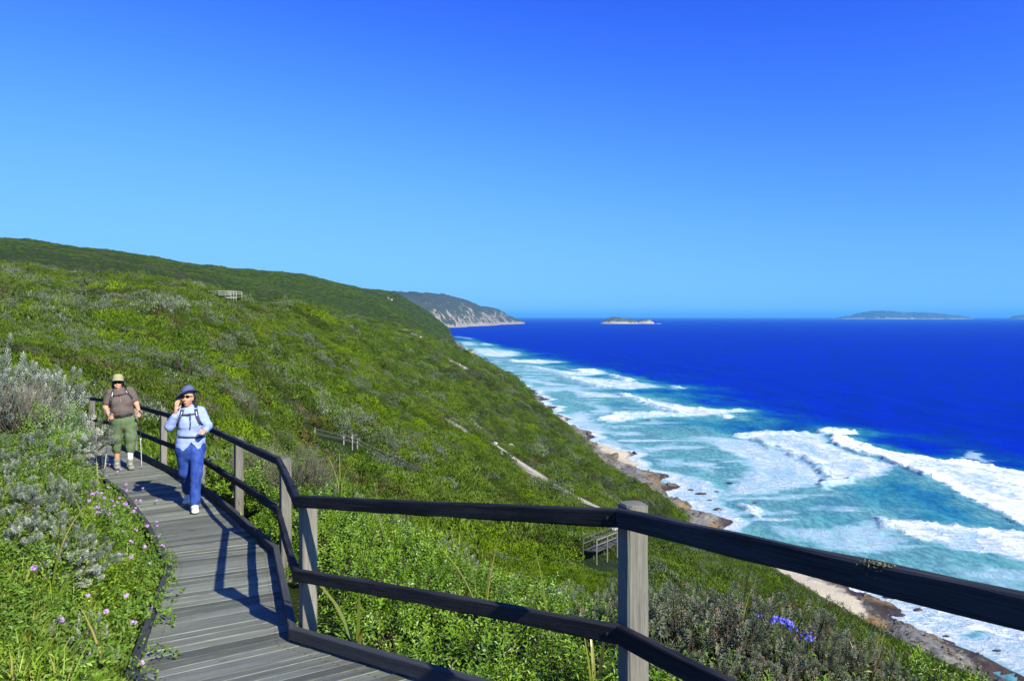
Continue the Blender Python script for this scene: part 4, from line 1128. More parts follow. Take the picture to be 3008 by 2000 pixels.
for i, (x, y) in enumerate(pts):
    long_ = (y < 5.9 and x > -.2) or random.random() < .06
    me = GL[i % 2] if long_ else GB[i % 3]
    s = random.uniform(.8, 1.1); zz = gz(x, y)
    top = -(np.interp(y, [4.3, 6, 8.5, 11.5], [0, 0, 0, 0]))
    place('glossy_shrub', [('foliage', me), ('branches', GBR)], (x, y, zz-.02), random.uniform(0, 6.28), (s, s, s*random.uniform(.95, 1.25)),
          'leafy shrub with long upright glossy leaves at the foot of the railing' if long_ else 'bright green shrub with small glossy leaves '+('against the kerb beyond the railing' if off_walk(x, y)[0] < 1.35 else 'amid the patch beyond the railing' if y < 8.5 else 'near the silver bushes of the brow'), 'shrub',
          'long-leaved shrubs by the railing' if long_ else 'glossy green shrubs beyond the railing')
# a lower row of the same beside the far run of the railing
for i, (x, y) in enumerate([(-4.0,12.3),(-3.4,11.5),(-5.1,14.0),(-6.2,15.6),(-7.6,17.4),(-9.1,19.4),(-10.6,21.6),(-4.6,13.2),(-5.6,14.9),(-6.9,16.6),(-8.3,18.4),(-9.9,20.6),(-11.6,22.3),(-13.2,22.9),(-3.0,12.6),(-4.6,14.6)]):
    s = random.uniform(.9, 1.2)
    place('glossy_shrub', [('foliage', GB[i % 3]), ('branches', GBR)], (x, y, gz(x, y)), random.uniform(0, 6.28), (s, s, s*1.2), 'glossy green shrub behind the rails where the walkers pass', 'shrub', 'shrubs behind the walkers')

# woolly silver bushes
WB = [woolly_bush(540+i, .55, .62, 300, m_silver) for i in range(3)]
WS = [woolly_bush(550+i, .5, .5, 230, m_silver_far, .06, .018, 30) for i in range(2)]
def silver(u, d, h, w, label, k, group='silver bushes on the bank'):
    p = at_ud(u, d); f, b = WB[k % 3]
    return place('silver_bush', [('foliage', f), ('branches', b)], p-np.array([0, 0, .06]), random.uniform(0, 6.28), (max(w/1.1, h/1.05), max(w/1.1, h/1.05), h/.62), label, 'bush', group)
BANK = [(-70,11.5,1.65,1.6),(20,12,1.75,1.6),(90,12.5,1.45,1.4),(150,13.2,1.1,1.2),(180,14.4,.85,1.2),(215,16.2,.75,1.1),(-40,9.5,1.2,1.3),(70,8.2,.46,.9),(110,8.8,.5,.85),(140,9.6,.5,.75),
        (-20,6.6,.55,.95),(45,6.7,.48,.9),(110,6.2,.46,.8),(160,6.4,.44,.7),(185,7.4,.42,.6),(130,7.2,.46,.7),(30,7.6,.5,.8)]
for i, (u, d, h, w) in enumerate(BANK):
    silver(u, d, h, w, '%s silver-grey bush %s' % ('tall woolly' if h > .8 else 'woolly', 'at the top of the bank' if d > 11 else 'around the lime-green cushion' if d > 7.9 else 'low on the bank above the grass'), i)
silver(172, 5.05, .52, .42, 'small upright silver bush standing alone in the bright grass', 1, None)
# silver bushes along the brow of the seaward shelf
for i, (u, d, h, w) in enumerate([(1120,12.6,.62,.9),(1180,12.2,.6,.9),(1240,11.8,.6,.9),(1300,11.2,.56,.9),(1350,11.0,.52,.8),(1420,10.4,.5,.8),(1000,13.5,.6,.9),(1060,13.2,.6,.8),(1580,9.2,.55,.9),(1650,8.9,.6,.8),(1700,8.4,.62,.8),(1760,8.2,.62,.8),(1510,9.8,.5,.8),(1790,7.2,.6,.7),(900,14.2,.7,1.0),(940,12.4,.6,.7),(800,15,.7,1.0),(740,15.2,.8,1.0)]):
    p = at_ud(u, d); f, b = (WS[i % 2] if i % 3 else WB[i % 3])
    place('silver_bush', [('foliage', f), ('branches', b)], p-np.array([0, 0, .05]), random.uniform(0, 6.28), (w/1.05, w/1.05, h/.52), 'low silver bush on the brow of the shelf beyond the railing', 'bush', 'silver bushes along the brow')

# grey-green heathy bushes with reddish tips, below the near rail
RB = [woolly_bush(560+i, .55, .55, 520, m_rose, .05, .020, 28, 10, .022, .0105) for i in range(3)]
for i, (u, d, h, w) in enumerate([(1960,5.6,0.83,.95),(2080,5.4,0.83,.9),(2010,6.3,0.83,.95),(2190,5.6,0.75,.9),(2290,5.9,0.78,.9),(2120,6.4,0.83,.9),(2400,5.6,0.65,.8),(2480,5.2,0.55,.8),(2330,5.0,0.58,.8),(2200,4.8,0.53,.7),(1930,6.9,0.75,.8),(2560,5.6,0.53,.7),(2420,6.3,0.62,.8),(2060,4.7,0.50,.6),(2560,4.7,0.38,.6),(2650,5.0,0.40,.6)]):
    f, b = RB[i % 3]
    place('heather_bush', [('foliage', f), ('branches', b)], at_ud(u, d)-np.array([0, 0, .05]), random.uniform(0, 6.28), (max(w/1.05, h/.7), max(w/1.05, h/.7), h/.56), 'grey-green bush with dense stubby reddish-tipped shoots below the near rail', 'bush', 'heathy bushes below the near rail')
for i, (u, d, h, w) in enumerate([(2680,5.4,0.46,.7),(2760,5.2,0.43,.7),(2850,5.3,0.38,.7),(2930,5.2,0.32,.6),(2640,4.6,0.35,.6),(2540,4.3,0.27,.5),(2240,4.3,0.41,.5),(2130,4.0,0.41,.5),(2740,4.5,0.27,.6),(2850,4.6,0.27,.6),(3010,5.1,0.27,.6),(2430,4.5,0.35,.5),(1950,4.4,0.41,.5),(2340,4.2,0.32,.5)]):
    place('glossy_shrub', [('foliage', GL[i % 2]), ('branches', GBR)], at_ud(u, d)-np.array([0, 0, .03]), random.uniform(0, 6.28), (w, w, h/.42), 'low yellow-green leafy shrub on the brow below the near rail', 'shrub', 'leafy shrubs below the near rail')
for i, (u, d, h, w) in enumerate([(2960,5.9,.3,.6),(3060,5.6,.3,.6),(2880,6.2,.3,.6)]):
    f, b = WS[i % 2]; place('silver_bush', [('foliage', f), ('branches', b)], at_ud(u, d), random.uniform(0, 6.28), (w/1.05, w/1.05, h/.52), 'small silver bush at the end of the brow under the near rail', 'bush', 'silver bushes under the near rail')

# blue flowers among them
def flower_head(mb, c, n, r, pr, up=1.0):
    d = rand_dir(n, 1); d[:, 2] = np.abs(d[:, 2])*up
    for k in range(n):
        q = c+d[k]*r; a = unit(np.cross(d[k], rand_dir(1)[0])); b = np.cross(d[k], a)
        w = np.arange(5)*2*math.pi/5
        leaves(mb, np.repeat(q[None], 5, 0), a*np.cos(w)[:, None]+b*np.sin(w)[:, None]+d[k]*.3, np.repeat(d[k][None], 5, 0), pr, pr*.8, .1)
def blue_plant(u, v, d, spots, label):
    z = -(v-V0)/F*d; base = at_ud(u, d); t = empty('blue_flower_plant', tuple(base)); k = d/F
    for (du, dv, n) in spots:
        c = np.array([du*k, random.uniform(-.05, .05), z-base[2]-dv*k])
        st = MB(); tube(st, [np.array([du*k*.3, 0, 0]), c*np.array([.8, .5, .6]), c-np.array([0, 0, .01])], [.004, .003, .002], 4); obj('stem', st.mesh('stem', [m_ger]), t)
        mb = MB(); flower_head(mb, c, n, .022, .011); obj('flower_head', mb.mesh('flower_head', [m_blue]), t)
    return tag(t, label, 'flowers')
blue_plant(2300, 1828, 5.3, [(-22,-14,14),(-10,-10,16),(2,-4,16),(14,4,16),(26,12,14),(34,22,12),(-28,-4,10),(10,-8,12)], 'cluster of vivid violet-blue flowers on top of the bushes')
blue_plant(2366, 1866, 5.2, [(-10,0,8),(2,2,10),(12,-4,7)], 'small cluster of blue flowers low among the bushes')
blue_plant(2225, 1805, 5.6, [(-6,0,5),(6,4,4)], 'sparse tuft of blue flowers on grey bush')

# lime cushion, dry bush, upright grey plant
LM = sprig_bush(570, .42, .42, 260, 12, .05, .010, m_lime, 5, .16, up=.8, spread=.45)
place('lime_bush', [('foliage', LM), ('branches', GBR)], at_ud(120, 9.6)+np.array([0, 0, .1]), .4, (1.0, 1.0, 1.35), 'bright lime-green feathery cushion between the silver bushes', 'bush', None)
def dry_bush(u, d, h, w, label):
    mb = MB(); g = np.random.default_rng(int(u)+3)
    for k in range(240):
        a = g.uniform(0, 6.28); r = w*.5*math.sqrt(g.uniform(0, 1)); e = np.array([math.cos(a)*r, math.sin(a)*r, h*(1-.4*(r/w*2)**2)*g.uniform(.7, 1.05)])
        b = e*np.array([.25, .25, 0]); mid = (b+e)*.5+g.normal(size=3)*.06
        tube(mb, [b, mid, e, e+g.normal(size=3)*.05+np.array([0, 0, .05])], [.006, .004, .003, .0018], 3, cap=False)
    t = empty('dry_bush', tuple(at_ud(u, d)), 0); obj('branches', mb.mesh('branches', [m_dry]), t)
    lf = MB(); n = 260; a = g.uniform(0, 6.28, n); r = w*.5*np.sqrt(g.random(n)); P = np.stack([np.cos(a)*r, np.sin(a)*r, h*g.uniform(.4, 1, n)], 1)
    leaves(lf, P, rand_dir(n), rand_dir(n), .03, .012, .2); obj('foliage', lf.mesh('foliage', [m_silver_far]), t)
    tag(t, label, 'bush')
dry_bush(45, 9.6, .8, 1.2, 'bare grey twiggy bush among the silver bushes on the bank')
dry_bush(880, 11.0, .8, 1.1, 'dry brown twiggy bush just behind the railing')
dry_bush(760, 13.0, .7, 1.0, 'dead grey thicket behind the rail beside the front walker')
UP = MB(); g_ = np.random.default_rng(77)
for k in range(16):
    a = g_.uniform(0, 6.28); e = np.array([math.cos(a)*.3, math.sin(a)*.3, 1])*g_.uniform(.5, .8); n = 60; t = np.linspace(.25, 1, n); ph = np.arange(n)*2.4
    Pp = e*t[:, None]*np.array([.75, .75, 1]); rr = np.stack([np.cos(ph), np.sin(ph), np.full(n, .7)], 1)
    leaves(UP, Pp, rr, np.tile([0, 0, 1.], (n, 1)), .045, .016, .2)
place('grey_upright_plant', [('foliage', UP.mesh('foliage', [m_silver_far])), ('branches', GBR)], at_ud(215, 13.4)+np.array([0, 0, .1]), 0, (.85, .85, 1.1), 'upright grey plant with furry stems in front of the far end of the railing', 'plant', None)

# --- grass and leafy ground cover on the bank (stuff)
def tuft(seed, n, h, mat, lean=.5, w=.005):
    mb = MB(); g = np.random.default_rng(seed)
    for k in range(n):
        a = g.uniform(0, 6.28); L = h*g.uniform(.5, 1.15); d = np.array([math.cos(a), math.sin(a), 0]); s = np.array([-d[1], d[0], 0])*w*g.uniform(.7, 1.3)
        ln = lean*g.uniform(.2, 1); b = d*g.uniform(0, .04)
        c = [b+d*ln*L*q*q+np.array([0, 0, L*q*(1-.3*ln*q)]) for q in (0, .4, .75, 1)]
        V = [c[0]-s, c[0]+s, c[1]-s*.9, c[1]+s*.9, c[2]-s*.6, c[2]+s*.6, c[3]]; tn = g.random()
        mb.add(V, [np.array([[0, 1, 3, 2], [2, 3, 5, 4]]), np.array([[4, 5, 6]])], np.tile([tn, 0, 0], (7, 1)))
    return bpy.data.objects.new('tuft', mb.mesh('tuft', [mat]))
def low_sprig(seed, mat, n=26, ll=.030, lw=.016, R=.09, H=.12):
    mb = MB(); g = np.random.default_rng(seed); P = g.normal(size=(n, 3))*np.array([R*.6, R*.6, H*.3])+np.array([0, 0, H*.55]); P[:, 2] = np.abs(P[:, 2])
    D = unit(P*np.array([2, 2, 0])+rand_dir(n)*.06+np.array([0, 0, .03])); leaves(mb, P, D, rand_dir(n)*.5+np.array([0, 0, 1.]), ll*g.uniform(.7, 1.3, n), lw, .2)
    return bpy.data.objects.new('sprig', mb.mesh('sprig', [mat]))
TU = [tuft(600+i, 24, .17, m_grass, .8) for i in range(3)]+[tuft(605, 12, .24, m_grass, 1.0, .004)]
LS = [low_sprig(610+i, m_ger) for i in range(3)]+[low_sprig(615, m_gloss, 26, .026, .013)]
def bank_pts(n, x0, x1, y0, y1, dmin=.57, side=1):
    x = RNG.uniform(x0, x1, n); y = RNG.uniform(y0, y1, n); d, sg, zd = near_line(x, y)
    ok = (sg == side) & (d > dmin) & (y > .9*np.abs(x)*.6); x, y, d = x[ok], y[ok], d[ok]; z, s = land(x, y); return x, y, z, d
# low leaves cover the bank, grass in the foreground
x, y, z, d_ = bank_pts(26000, -9, -1.2, 3.0, 14)
n = len(x); keep = RNG.random(n) < np.clip(1.25-(y-4)/6, .12, 1); x, y, z, d_ = x[keep], y[keep], z[keep], d_[keep]; n = len(x)
s = RNG.uniform(.7, 1.4, n)*np.clip(1.1-d_*.08, .7, 1.1); idx = np.where(fbm(x/.8, y/.8, 2, 5) > .52, RNG.integers(0, 3, n), 3)
scatter('ground_cover', LS, np.stack([x, y, z+.02], 1), np.stack([RNG.normal(size=n)*.2, RNG.normal(size=n)*.2, RNG.uniform(0, 6.28, n)], 1), np.stack([s, s, s*1.1], 1), idx, 'low leafy ground cover on the bank')
x, y, z, d_ = bank_pts(9000, -7, -1.4, 3.0, 9.5, .56)
n = len(x); pr = np.clip(1.3-(y-3.6)/4.5, 0, 1)*np.where(fbm(x/.9, y/.9, 2, 8) > .45, 1, .3); keep = RNG.random(n) < pr; x, y, z, d_ = x[keep], y[keep], z[keep], d_[keep]; n = len(x)
s = RNG.uniform(.7, 1.3, n)
scatter('grass', TU, np.stack([x, y, z], 1), np.stack([RNG.normal(size=n)*.15, RNG.normal(size=n)*.15, RNG.uniform(0, 6.28, n)], 1), np.stack([s, s, s*1.05], 1), RNG.integers(0, 4, n), 'bright green grass on the near bank')
# under-storey on the seaward shelf
x, y, z, d_ = bank_pts(9000, -6, 5.5, 3.4, 15, .9, -1)
n = len(x); s = RNG.uniform(.8, 1.6, n)
scatter('ground_cover', [o.copy() for o in LS], np.stack([x, y, z+.01], 1), np.stack([RNG.normal(size=n)*.2, RNG.normal(size=n)*.2, RNG.uniform(0, 6.28, n)], 1), np.stack([s, s, s], 1), RNG.integers(2, 4, n), 'leafy undergrowth below the shrubs beyond the railing')

# --- low plants with pink flowers along the edge of the boards
GM = []
for i in range(3):
    P, N = lumpy_dome(330, .30, .26, 5, 640+i); mb = MB()
    for k in range(3):                      # three lobed leaf: fan of blades
        D = unit(N*.4+rand_dir(len(P))*.9); leaves(mb, P, D, N+rand_dir(len(P))*.3, RNG.uniform(.022, .036, len(P)), .018, .15)
    GM.append(mb.mesh('foliage', [m_ger]))
m_head_ = MB(); flower_head(m_head_, np.zeros(3), 9, .013, .011); PINK = m_head_.mesh('flower_head', [m_pink])
PINKS = [(322,1363),(338,1370),(305,1375),(345,1385),(355,1378),(290,1400),(312,1398),(370,1422),(318,1430),(272,1452),(285,1448),(298,1450),(306,1462),(328,1470),(345,1476),(352,1462),(372,1440),(420,1433),(365,1480),(400,1470),(412,1470),(318,1495),(262,1470),(285,1490),(300,1500),(335,1500),
         (345,1530),(310,1520),(285,1505),(375,1490),(398,1492),(460,1532),(462,1545),(468,1574),(478,1602),(425,1605),(432,1604),(330,1565),(385,1590),(370,1578),(400,1588),(392,1620),(385,1635),(352,1628),(440,1655),(100,1668),(372,1750),(258,1748),(312,1795),(443,1782),(440,1790),(178,1820),(392,1861),(418,1945),(460,1470),(360,1560),(318,1545)]
spots = {}
plants = []
for u, v in PINKS:
    p = ray_hit(u, v, 3.2, 30, 260, lift=.34); dd, sg, zd = near_line(np.array([p[0]]), np.array([p[1]]))
    x, y = p[0], p[1]
    best = None
    for q in plants:
        if math.hypot(q[0]-x, q[1]-y) < .42: best = q; break
    if best is None: best = [x, y, []]; plants.append(best)
    best[2].append((u, v, x, y))
for i, (x, y, L) in enumerate(plants):
    bx, by = x, y
    for _ in range(30):
        dd, sg, zd = near_line(np.array([bx]), np.array([by]))
        if sg[0] > 0 and dd[0] > .66: break
        bx -= .06; by -= .02
    b = np.array([bx, by, gz(bx, by)]); t = empty('pink_flower_plant', tuple(b)); t['category'] = 'flowers'
    rim = dd[0] < 1.0
    o = obj('foliage', GM[i % 3], t, (0, 0, 0), random.uniform(0, 6.28)); s = random.uniform(.85, 1.15); o.scale = (s, s, s*1.15)
    for u, v, fx, fy in L:
        dfl = math.hypot(fx, fy); hz = -(v-V0)/F*fy
        c = np.array([fx, fy, hz])-b
        c[2] = max(c[2], .16)
        st = MB(); tube(st, [np.array([c[0]*.4, c[1]*.4, .02]), c*np.array([.9, .9, .6]), c], [.003, .0025, .002], 4); obj('stem', st.mesh('stem', [m_ger]), t)
        f = obj('flower_head', PINK, t, tuple(c), random.uniform(0, 6)); f.scale = (random.uniform(.95, 1.3),)*3
    nfl = len(L)
    lab = {1: 'a single pink flower head', 2: 'two pink flower heads', 3: 'three pink flower heads'}.get(nfl, 'many pink flower heads')
    tag(t, 'low leafy plant with %s %s' % (lab, 'leaning over the edge of the boards' if rim else 'back in the grass of the bank'), 'flowers', 'pink flowers along the boardwalk')

# leafy clumps hanging over the edge of the boards
EL = poly_offset(POSTS, .075+DECK_W+.10); n_e = 0
for i in range(2, 7):
    for t in np.arange(.05, 1, .13):
        p = EL[i]+(EL[i+1]-EL[i])*t; nx = nrm((DL[i]-DR[i])*np.array([1, 1, 0])); q = p+nx*random.uniform(-.06, .26); s = random.uniform(.75, 1.25)*(1 if q[1] < 8.5 else .55)
        if q[1] < 4.2 or q[1] > 12 or off_walk(q[0], q[1])[0] < DECK_W/2+.02: continue
        place('leafy_clump', [('foliage', GM[n_e % 3])], (q[0], q[1], max(gz(q[0], q[1]), p[2]-.07)), random.uniform(0, 6.28), (s, s, s*random.uniform(.9, 1.4)), 'bright green leafy clump without flowers spilling over the edge of the boards', 'plant', 'leafy clumps along the boards'); n_e += 1

# --- sword sedges: every blade a part
def sedge(u, d, blades, label, lift=0.0, spread=.5, w=.011):
    t = empty('sedge', tuple(at_ud(u, d)+np.array([0, 0, lift])), 0)
    for k in range(blades):
        a = random.uniform(0, 6.28); L = random.uniform(.55, 1.0); ln = random.uniform(.15, 1)*spread; dv = np.array([math.cos(a), math.sin(a)*.6, 0]); s_ = np.array([-dv[1], dv[0], 0]); s_ = nrm(s_)*w*random.uniform(.7, 1.2)
        V = []; A = []; tn = random.random(); m_ = 7
        for q in np.linspace(0, 1, m_):
            c = dv*(.02+ln*L*q**1.7)+np.array([0, 0, L*(q-.42*ln*q**2.2)]); ww = (1-q**2.5)+.03
            V += [c-s_*ww, c+np.array([0, 0, -.15*w]), c+s_*ww]; A += [(tn*.7+.3*q, 0, 0)]*3
        Q = []
        for j in range(m_-1):
            Q += [[3*j, 3*j+1, 3*j+4, 3*j+3], [3*j+1, 3*j+2, 3*j+5, 3*j+4]]
        mb = MB(); mb.add(V, np.array(Q), A); obj('blade', mb.mesh('blade', [m_sedge]), t)
    return tag(t, label, 'sedge')
sedge(150, 5.6, 5, 'arching sword sedge growing through the lower silver bushes', .05, 1.0, .008)
sedge(265, 6.8, 5, 'sword sedge with orange dry blades behind the pink flowers', -.05, 1.1, .008)
sedge(330, 5.0, 5, 'thin sedge leaning from the grass towards the boards', 0, .8, .008)
sedge(60, 5.3, 4, 'sword sedge in front of the bank of silver bushes', -.05, 1.0, .008)
sedge(230, 4.7, 4, 'dark sedge blades in the bright grass', -.15, 1.0, .008)
sedge(290, 9.6, 4, 'sedge standing at the boards beside the second walker', .1, .6)
sedge(1000, 11.5, 6, 'pale dry sedge blades standing above the glossy shrubs by the rail corner', .3, .5)
sedge(1130, 9.2, 5, 'sedge poking out of the glossy shrubs near the brow', .15, .7)
sedge(1420, 6.6, 7, 'sedge with twisted yellow blades in the middle of the glossy shrubs', .1, .7)
sedge(1620, 6.0, 6, 'sedge with a drooping pale blade in the glossy shrubs', .1, .9)
sedge(1050, 5.6, 4, 'broad arching green blades beside the corner post', 0, 1.0, .016)
sedge(1750, 4.7, 6, 'yellow sedge blades at the foot of the large post', 0, .9, .014)
sedge(2560, 5.4, 8, 'sedge with orange blades on the brow below the near rail', -.28, .7, .008)
sedge(2170, 5.8, 5, 'thin dry sedge among the heathy bushes', .25, .5, .008)
sedge(610, 11.9, 7, 'sedge growing between the rails behind the front walker', -.1, .9)
sedge(720, 9.8, 7, 'long green sedge outside the rails in front of the dry thicket', -.1, .9)
# ------------------------------------------------------------------ people
class Field:
    """signed distance grid: smooth union of tapered limbs and ellipsoids, turned into ONE skin by surface nets"""
    def __init__(s, lo, hi, h):
        s.lo = np.array(lo, float); s.h = h; s.n = np.ceil((np.array(hi)-s.lo)/h).astype(int)+1
        s.f = np.full(tuple(s.n), .5, np.float32)
    def _blk(s, a, b):
        i0 = np.clip(np.floor((a-s.lo)/s.h).astype(int), 0, s.n-1); i1 = np.clip(np.ceil((b-s.lo)/s.h).astype(int)+1, 1, s.n)
        sl = tuple(slice(p, q) for p, q in zip(i0, i1))
        ax = [s.lo[k]+s.h*np.arange(i0[k], i1[k]) for k in range(3)]
        return sl, np.meshgrid(*ax, indexing='ij', sparse=True)
    def _mix(s, sl, d, k, cut=False):
        o = s.f[sl]
        if cut: s.f[sl] = np.maximum(o, -d)
        else:
            h = np.clip(.5+.5*(d-o)/k, 0, 1); s.f[sl] = d*(1-h)+o*h-k*h*(1-h)
    def cone(s, a, b, ra, rb, k=.02, fl=(1, 1, 1)):
        """tapered limb; fl stretches its section along x, y, z"""
        a = np.array(a, float); b = np.array(b, float); fl = np.array(fl, float); m = max(ra, rb)*fl.max()+.05
        sl, (X, Y, Z) = s._blk(np.minimum(a, b)-m, np.maximum(a, b)+m)
        d = b-a; L2 = (d*d).sum()+1e-9
        t = np.clip(((X-a[0])*d[0]+(Y-a[1])*d[1]+(Z-a[2])*d[2])/L2, 0, 1)
        r = ra+(rb-ra)*t
        q = np.sqrt(((X-a[0]-t*d[0])/fl[0])**2+((Y-a[1]-t*d[1])/fl[1])**2+((Z-a[2]-t*d[2])/fl[2])**2)
        s._mix(sl, ((q-r)*fl.min()).astype(np.float32), k)
    def chain(s, P, R, k=.02, fl=(1, 1, 1)):
        for i in range(len(P)-1): s.cone(P[i], P[i+1], R[i], R[i+1], k, fl)
    def ell(s, c, r, k=.02, cut=False):
        c = np.array(c, float); r = np.array(r, float); sl, (X, Y, Z) = s._blk(c-r-.05, c+r+.05)
        q = np.sqrt(((X-c[0])/r[0])**2+((Y-c[1])/r[1])**2+((Z-c[2])/r[2])**2)
        s._mix(sl, ((q-1)*r.min()).astype(np.float32), k, cut)
    def plane_cut(s, z, below=True):
        Z = (s.lo[2]+s.h*np.arange(s.n[2]))[None, None, :]
        s.f = np.maximum(s.f, (z-Z if below else Z-z).astype(np.float32))
    def wrinkle(s, amp, fx, fy, fz, seed=0, z0=-9, z1=9):
        X = (s.lo[0]+s.h*np.arange(s.n[0]))[:, None, None]; Y = (s.lo[1]+s.h*np.arange(s.n[1]))[None, :, None]; Z = (s.lo[2]+s.h*np.arange(s.n[2]))[None, None, :]
        w = np.sin(X*fx+2.1*np.sin(Z*fz*.6+seed)+Y*fy)*np.sin(Z*fz+1.7*np.sin(X*fx*.7+seed*2)+Y*fy*.5)
        s.f = s.f+(amp*w*((Z > z0) & (Z < z1))).astype(np.float32)
    def front(s, x, z):
        """y of the front surface (towards -y) at x, z"""
        i = int(np.clip(round((x-s.lo[0])/s.h), 0, s.n[0]-1)); k = int(np.clip(round((z-s.lo[2])/s.h), 0, s.n[2]-1))
        c = np.where(s.f[i, :, k] < 0)[0]
        return s.lo[1]+s.h*c[0] if len(c) else None
    def mesh(s, name, mats, attr=None):
        f = s.f; sg = f < 0; nx, ny, nz = f.shape
        c = np.zeros((nx-1, ny-1, nz-1), np.int8)
        C = [(i, j, k) for i in (0, 1) for j in (0, 1) for k in (0, 1)]
        for i, j, k in C: c += sg[i:nx-1+i, j:ny-1+j, k:nz-1+k]
        I = np.argwhere((c > 0) & (c < 8)); idx = np.full(c.shape, -1, np.int64); idx[tuple(I.T)] = np.arange(len(I))
        acc = np.zeros((len(I), 3)); cnt = np.zeros(len(I))
        for a in C:
            for ax in range(3):
                if a[ax]: continue
                b = list(a); b[ax] = 1
                fa = f[I[:, 0]+a[0], I[:, 1]+a[1], I[:, 2]+a[2]].astype(float); fb = f[I[:, 0]+b[0], I[:, 1]+b[1], I[:, 2]+b[2]].astype(float)
                m = (fa < 0) != (fb < 0); t = np.where(m, fa/(fa-fb+1e-12), 0)
                p = np.tile(np.array(a, float), (len(I), 1)); p[:, ax] = t
                acc[m] += p[m]; cnt[m] += 1
        V = s.lo+(I+acc/cnt[:, None])*s.h
        Q = []
        for ax in range(3):
            o1, o2 = [(1, 2), (2, 0), (0, 1)][ax]
            A = sg; sl0 = [slice(None)]*3; sl1 = [slice(None)]*3; sl0[ax] = slice(0, -1); sl1[ax] = slice(1, None)
            d = A[tuple(sl0)].astype(int)-A[tuple(sl1)].astype(int)
            E = np.argwhere(d != 0); E = E[(E[:, o1] > 0) & (E[:, o2] > 0) & (E[:, o1] < f.shape[o1]-1) & (E[:, o2] < f.shape[o2]-1)]
            dv = d[tuple(E.T)]
            def ce(a, b):
                e = E.copy(); e[:, o1] -= a; e[:, o2] -= b; return idx[tuple(e.T)]
            q = np.stack([ce(1, 1), ce(0, 1), ce(0, 0), ce(1, 0)], 1)
            q = np.where((dv > 0)[:, None], q, q[:, ::-1]); Q.append(q[(q >= 0).all(1)])
        return mesh_np(name, V, np.concatenate(Q), mats, True, {'pc': V})
def ribbon(mb, P, w, th, N):
    """flat strap along points with surface normals N"""
    P = np.asarray(P, float); T = np.gradient(P, axis=0); V = []
    for p, t, n in zip(P, T, N):
        n = nrm(n); s_ = nrm(np.cross(t, n))*w/2
        V += [p-s_, p+s_, p+s_+n*th, p-s_+n*th]
    Q = []
    for i in range(len(P)-1):
        a, b = 4*i, 4*i+4
        Q += [[a+k, a+(k+1) % 4, b+(k+1) % 4, b+k] for k in range(4)]
    e = 4*(len(P)-1); Q += [[3, 2, 1, 0], [e, e+1, e+2, e+3]]
    mb.add(V, np.array(Q))
def hand(F_, w, pd, fd, th, curl=1.0, s=1.0):
    """palm and five curled fingers: w wrist, pd direction wrist to knuckles, fd side the fingers curl to, th thumb side"""
    w = np.array(w, float); pd = nrm(pd); fd = nrm(np.array(fd, float)-pd*np.dot(fd, pd)); sd = nrm(np.array(th, float)-pd*np.dot(th, pd)-fd*np.dot(th, fd))
    k = w+pd*.085*s
    F_.cone(w, w+pd*.03*s, .024*s, .026*s, .012); F_.cone(w+pd*.02*s+sd*.014*s, k+sd*.022*s, .015*s, .014*s, .012); F_.cone(w+pd*.02*s-sd*.014*s, k-sd*.024*s, .015*s, .013*s, .012); F_.cone(w+pd*.02*s, k, .016*s, .014*s, .012)
    for j, (off, L) in enumerate(((.030, .068), (.010, .076), (-.011, .070), (-.030, .055))):
        b = k+sd*off*s; c1 = .5*curl; p = b; d = pd
        for seg, (q, a) in enumerate(((.42, c1), (.33, c1*2.0), (.25, c1*2.9))):
            d2 = nrm(pd*math.cos(a)+fd*math.sin(a)); e = p+d2*L*q*s; F_.cone(p, e, (.0090-.0008*seg)*s, (.0084-.0008*seg)*s, .005); p = e
    b = w+pd*.03*s+sd*.028*s; m_ = b+nrm(pd*.6+sd*.7+fd*.3)*.035*s; F_.chain([b, m_, m_+nrm(pd*.8+fd*.7)*.032*s], [.013*s, .0105*s, .009*s], .008)

m_skin = Mat('skin', .55, .35); _n = m_skin.noise(m_skin.attr('pc'), 9, 4)
m_skin.color(m_skin.ramp(_n, [(.3, (.50, .24, .155)), (.7, (.62, .33, .225))])); m_skin.b.inputs['Subsurface Weight'].default_value = .08; m_skin.b.inputs['Subsurface Radius'].default_value = (.01, .004, .002); m_skin = m_skin.m
m_hair = plain('dark_hair', (.012, .010, .010), .5, .4)
m_lip = plain('lips', (.36, .11, .095), .5)
m_lens = plain('dark_lens', (.008, .008, .009), .08, .6)
m_black = plain('black_webbing', (.014, .015, .019), .6, .3)
m_navy = plain('navy_webbing', (.018, .022, .055), .6, .3)
m_white = plain('white_fabric', (.74, .75, .78), .8)
m_sole = plain('dark_sole', (.03, .03, .03), .8)
m_metal = plain('pale_metal', (.55, .56, .58), .35, .6)
def cloth(name, c0, c1, stripe=None, sc_=26, bump=.35):
    M = Mat(name, .85, .15); pc = M.attr('pc'); n = M.noise(pc, sc_, 5, .65)
    col = M.ramp(n, [(.3, c0), (.7, c1)])
    if stripe:
        wv = M.new('ShaderNodeTexWave', wave_type='BANDS', bands_direction='X'); wv.inputs['Scale'].default_value = 22; wv.inputs['Distortion'].default_value = .6; M.link(pc, wv.inputs['Vector'])
        col = M.mix(M.math('MULTIPLY', wv.outputs['Fac'], .55), col, stripe)
    M.color(col); M.bump(n, bump, .012); return M.m
m_shirt = cloth('pale_blue_shirt_cloth', (.21, .28, .55), (.28, .36, .64), (.38, .45, .72, 1))
m_jean = cloth('blue_denim', (.010, .028, .17), (.040, .090, .34), None, 9)
m_polo = cloth('brown_polo_cloth', (.105, .082, .072), (.135, .106, .094))
m_cargo = cloth('green_cargo_cloth', (.085, .125, .062), (.125, .175, .09))
m_hatb = cloth('blue_straw', (.035, .048, .13), (.09, .115, .25), (.15, .18, .32, 1), 40)
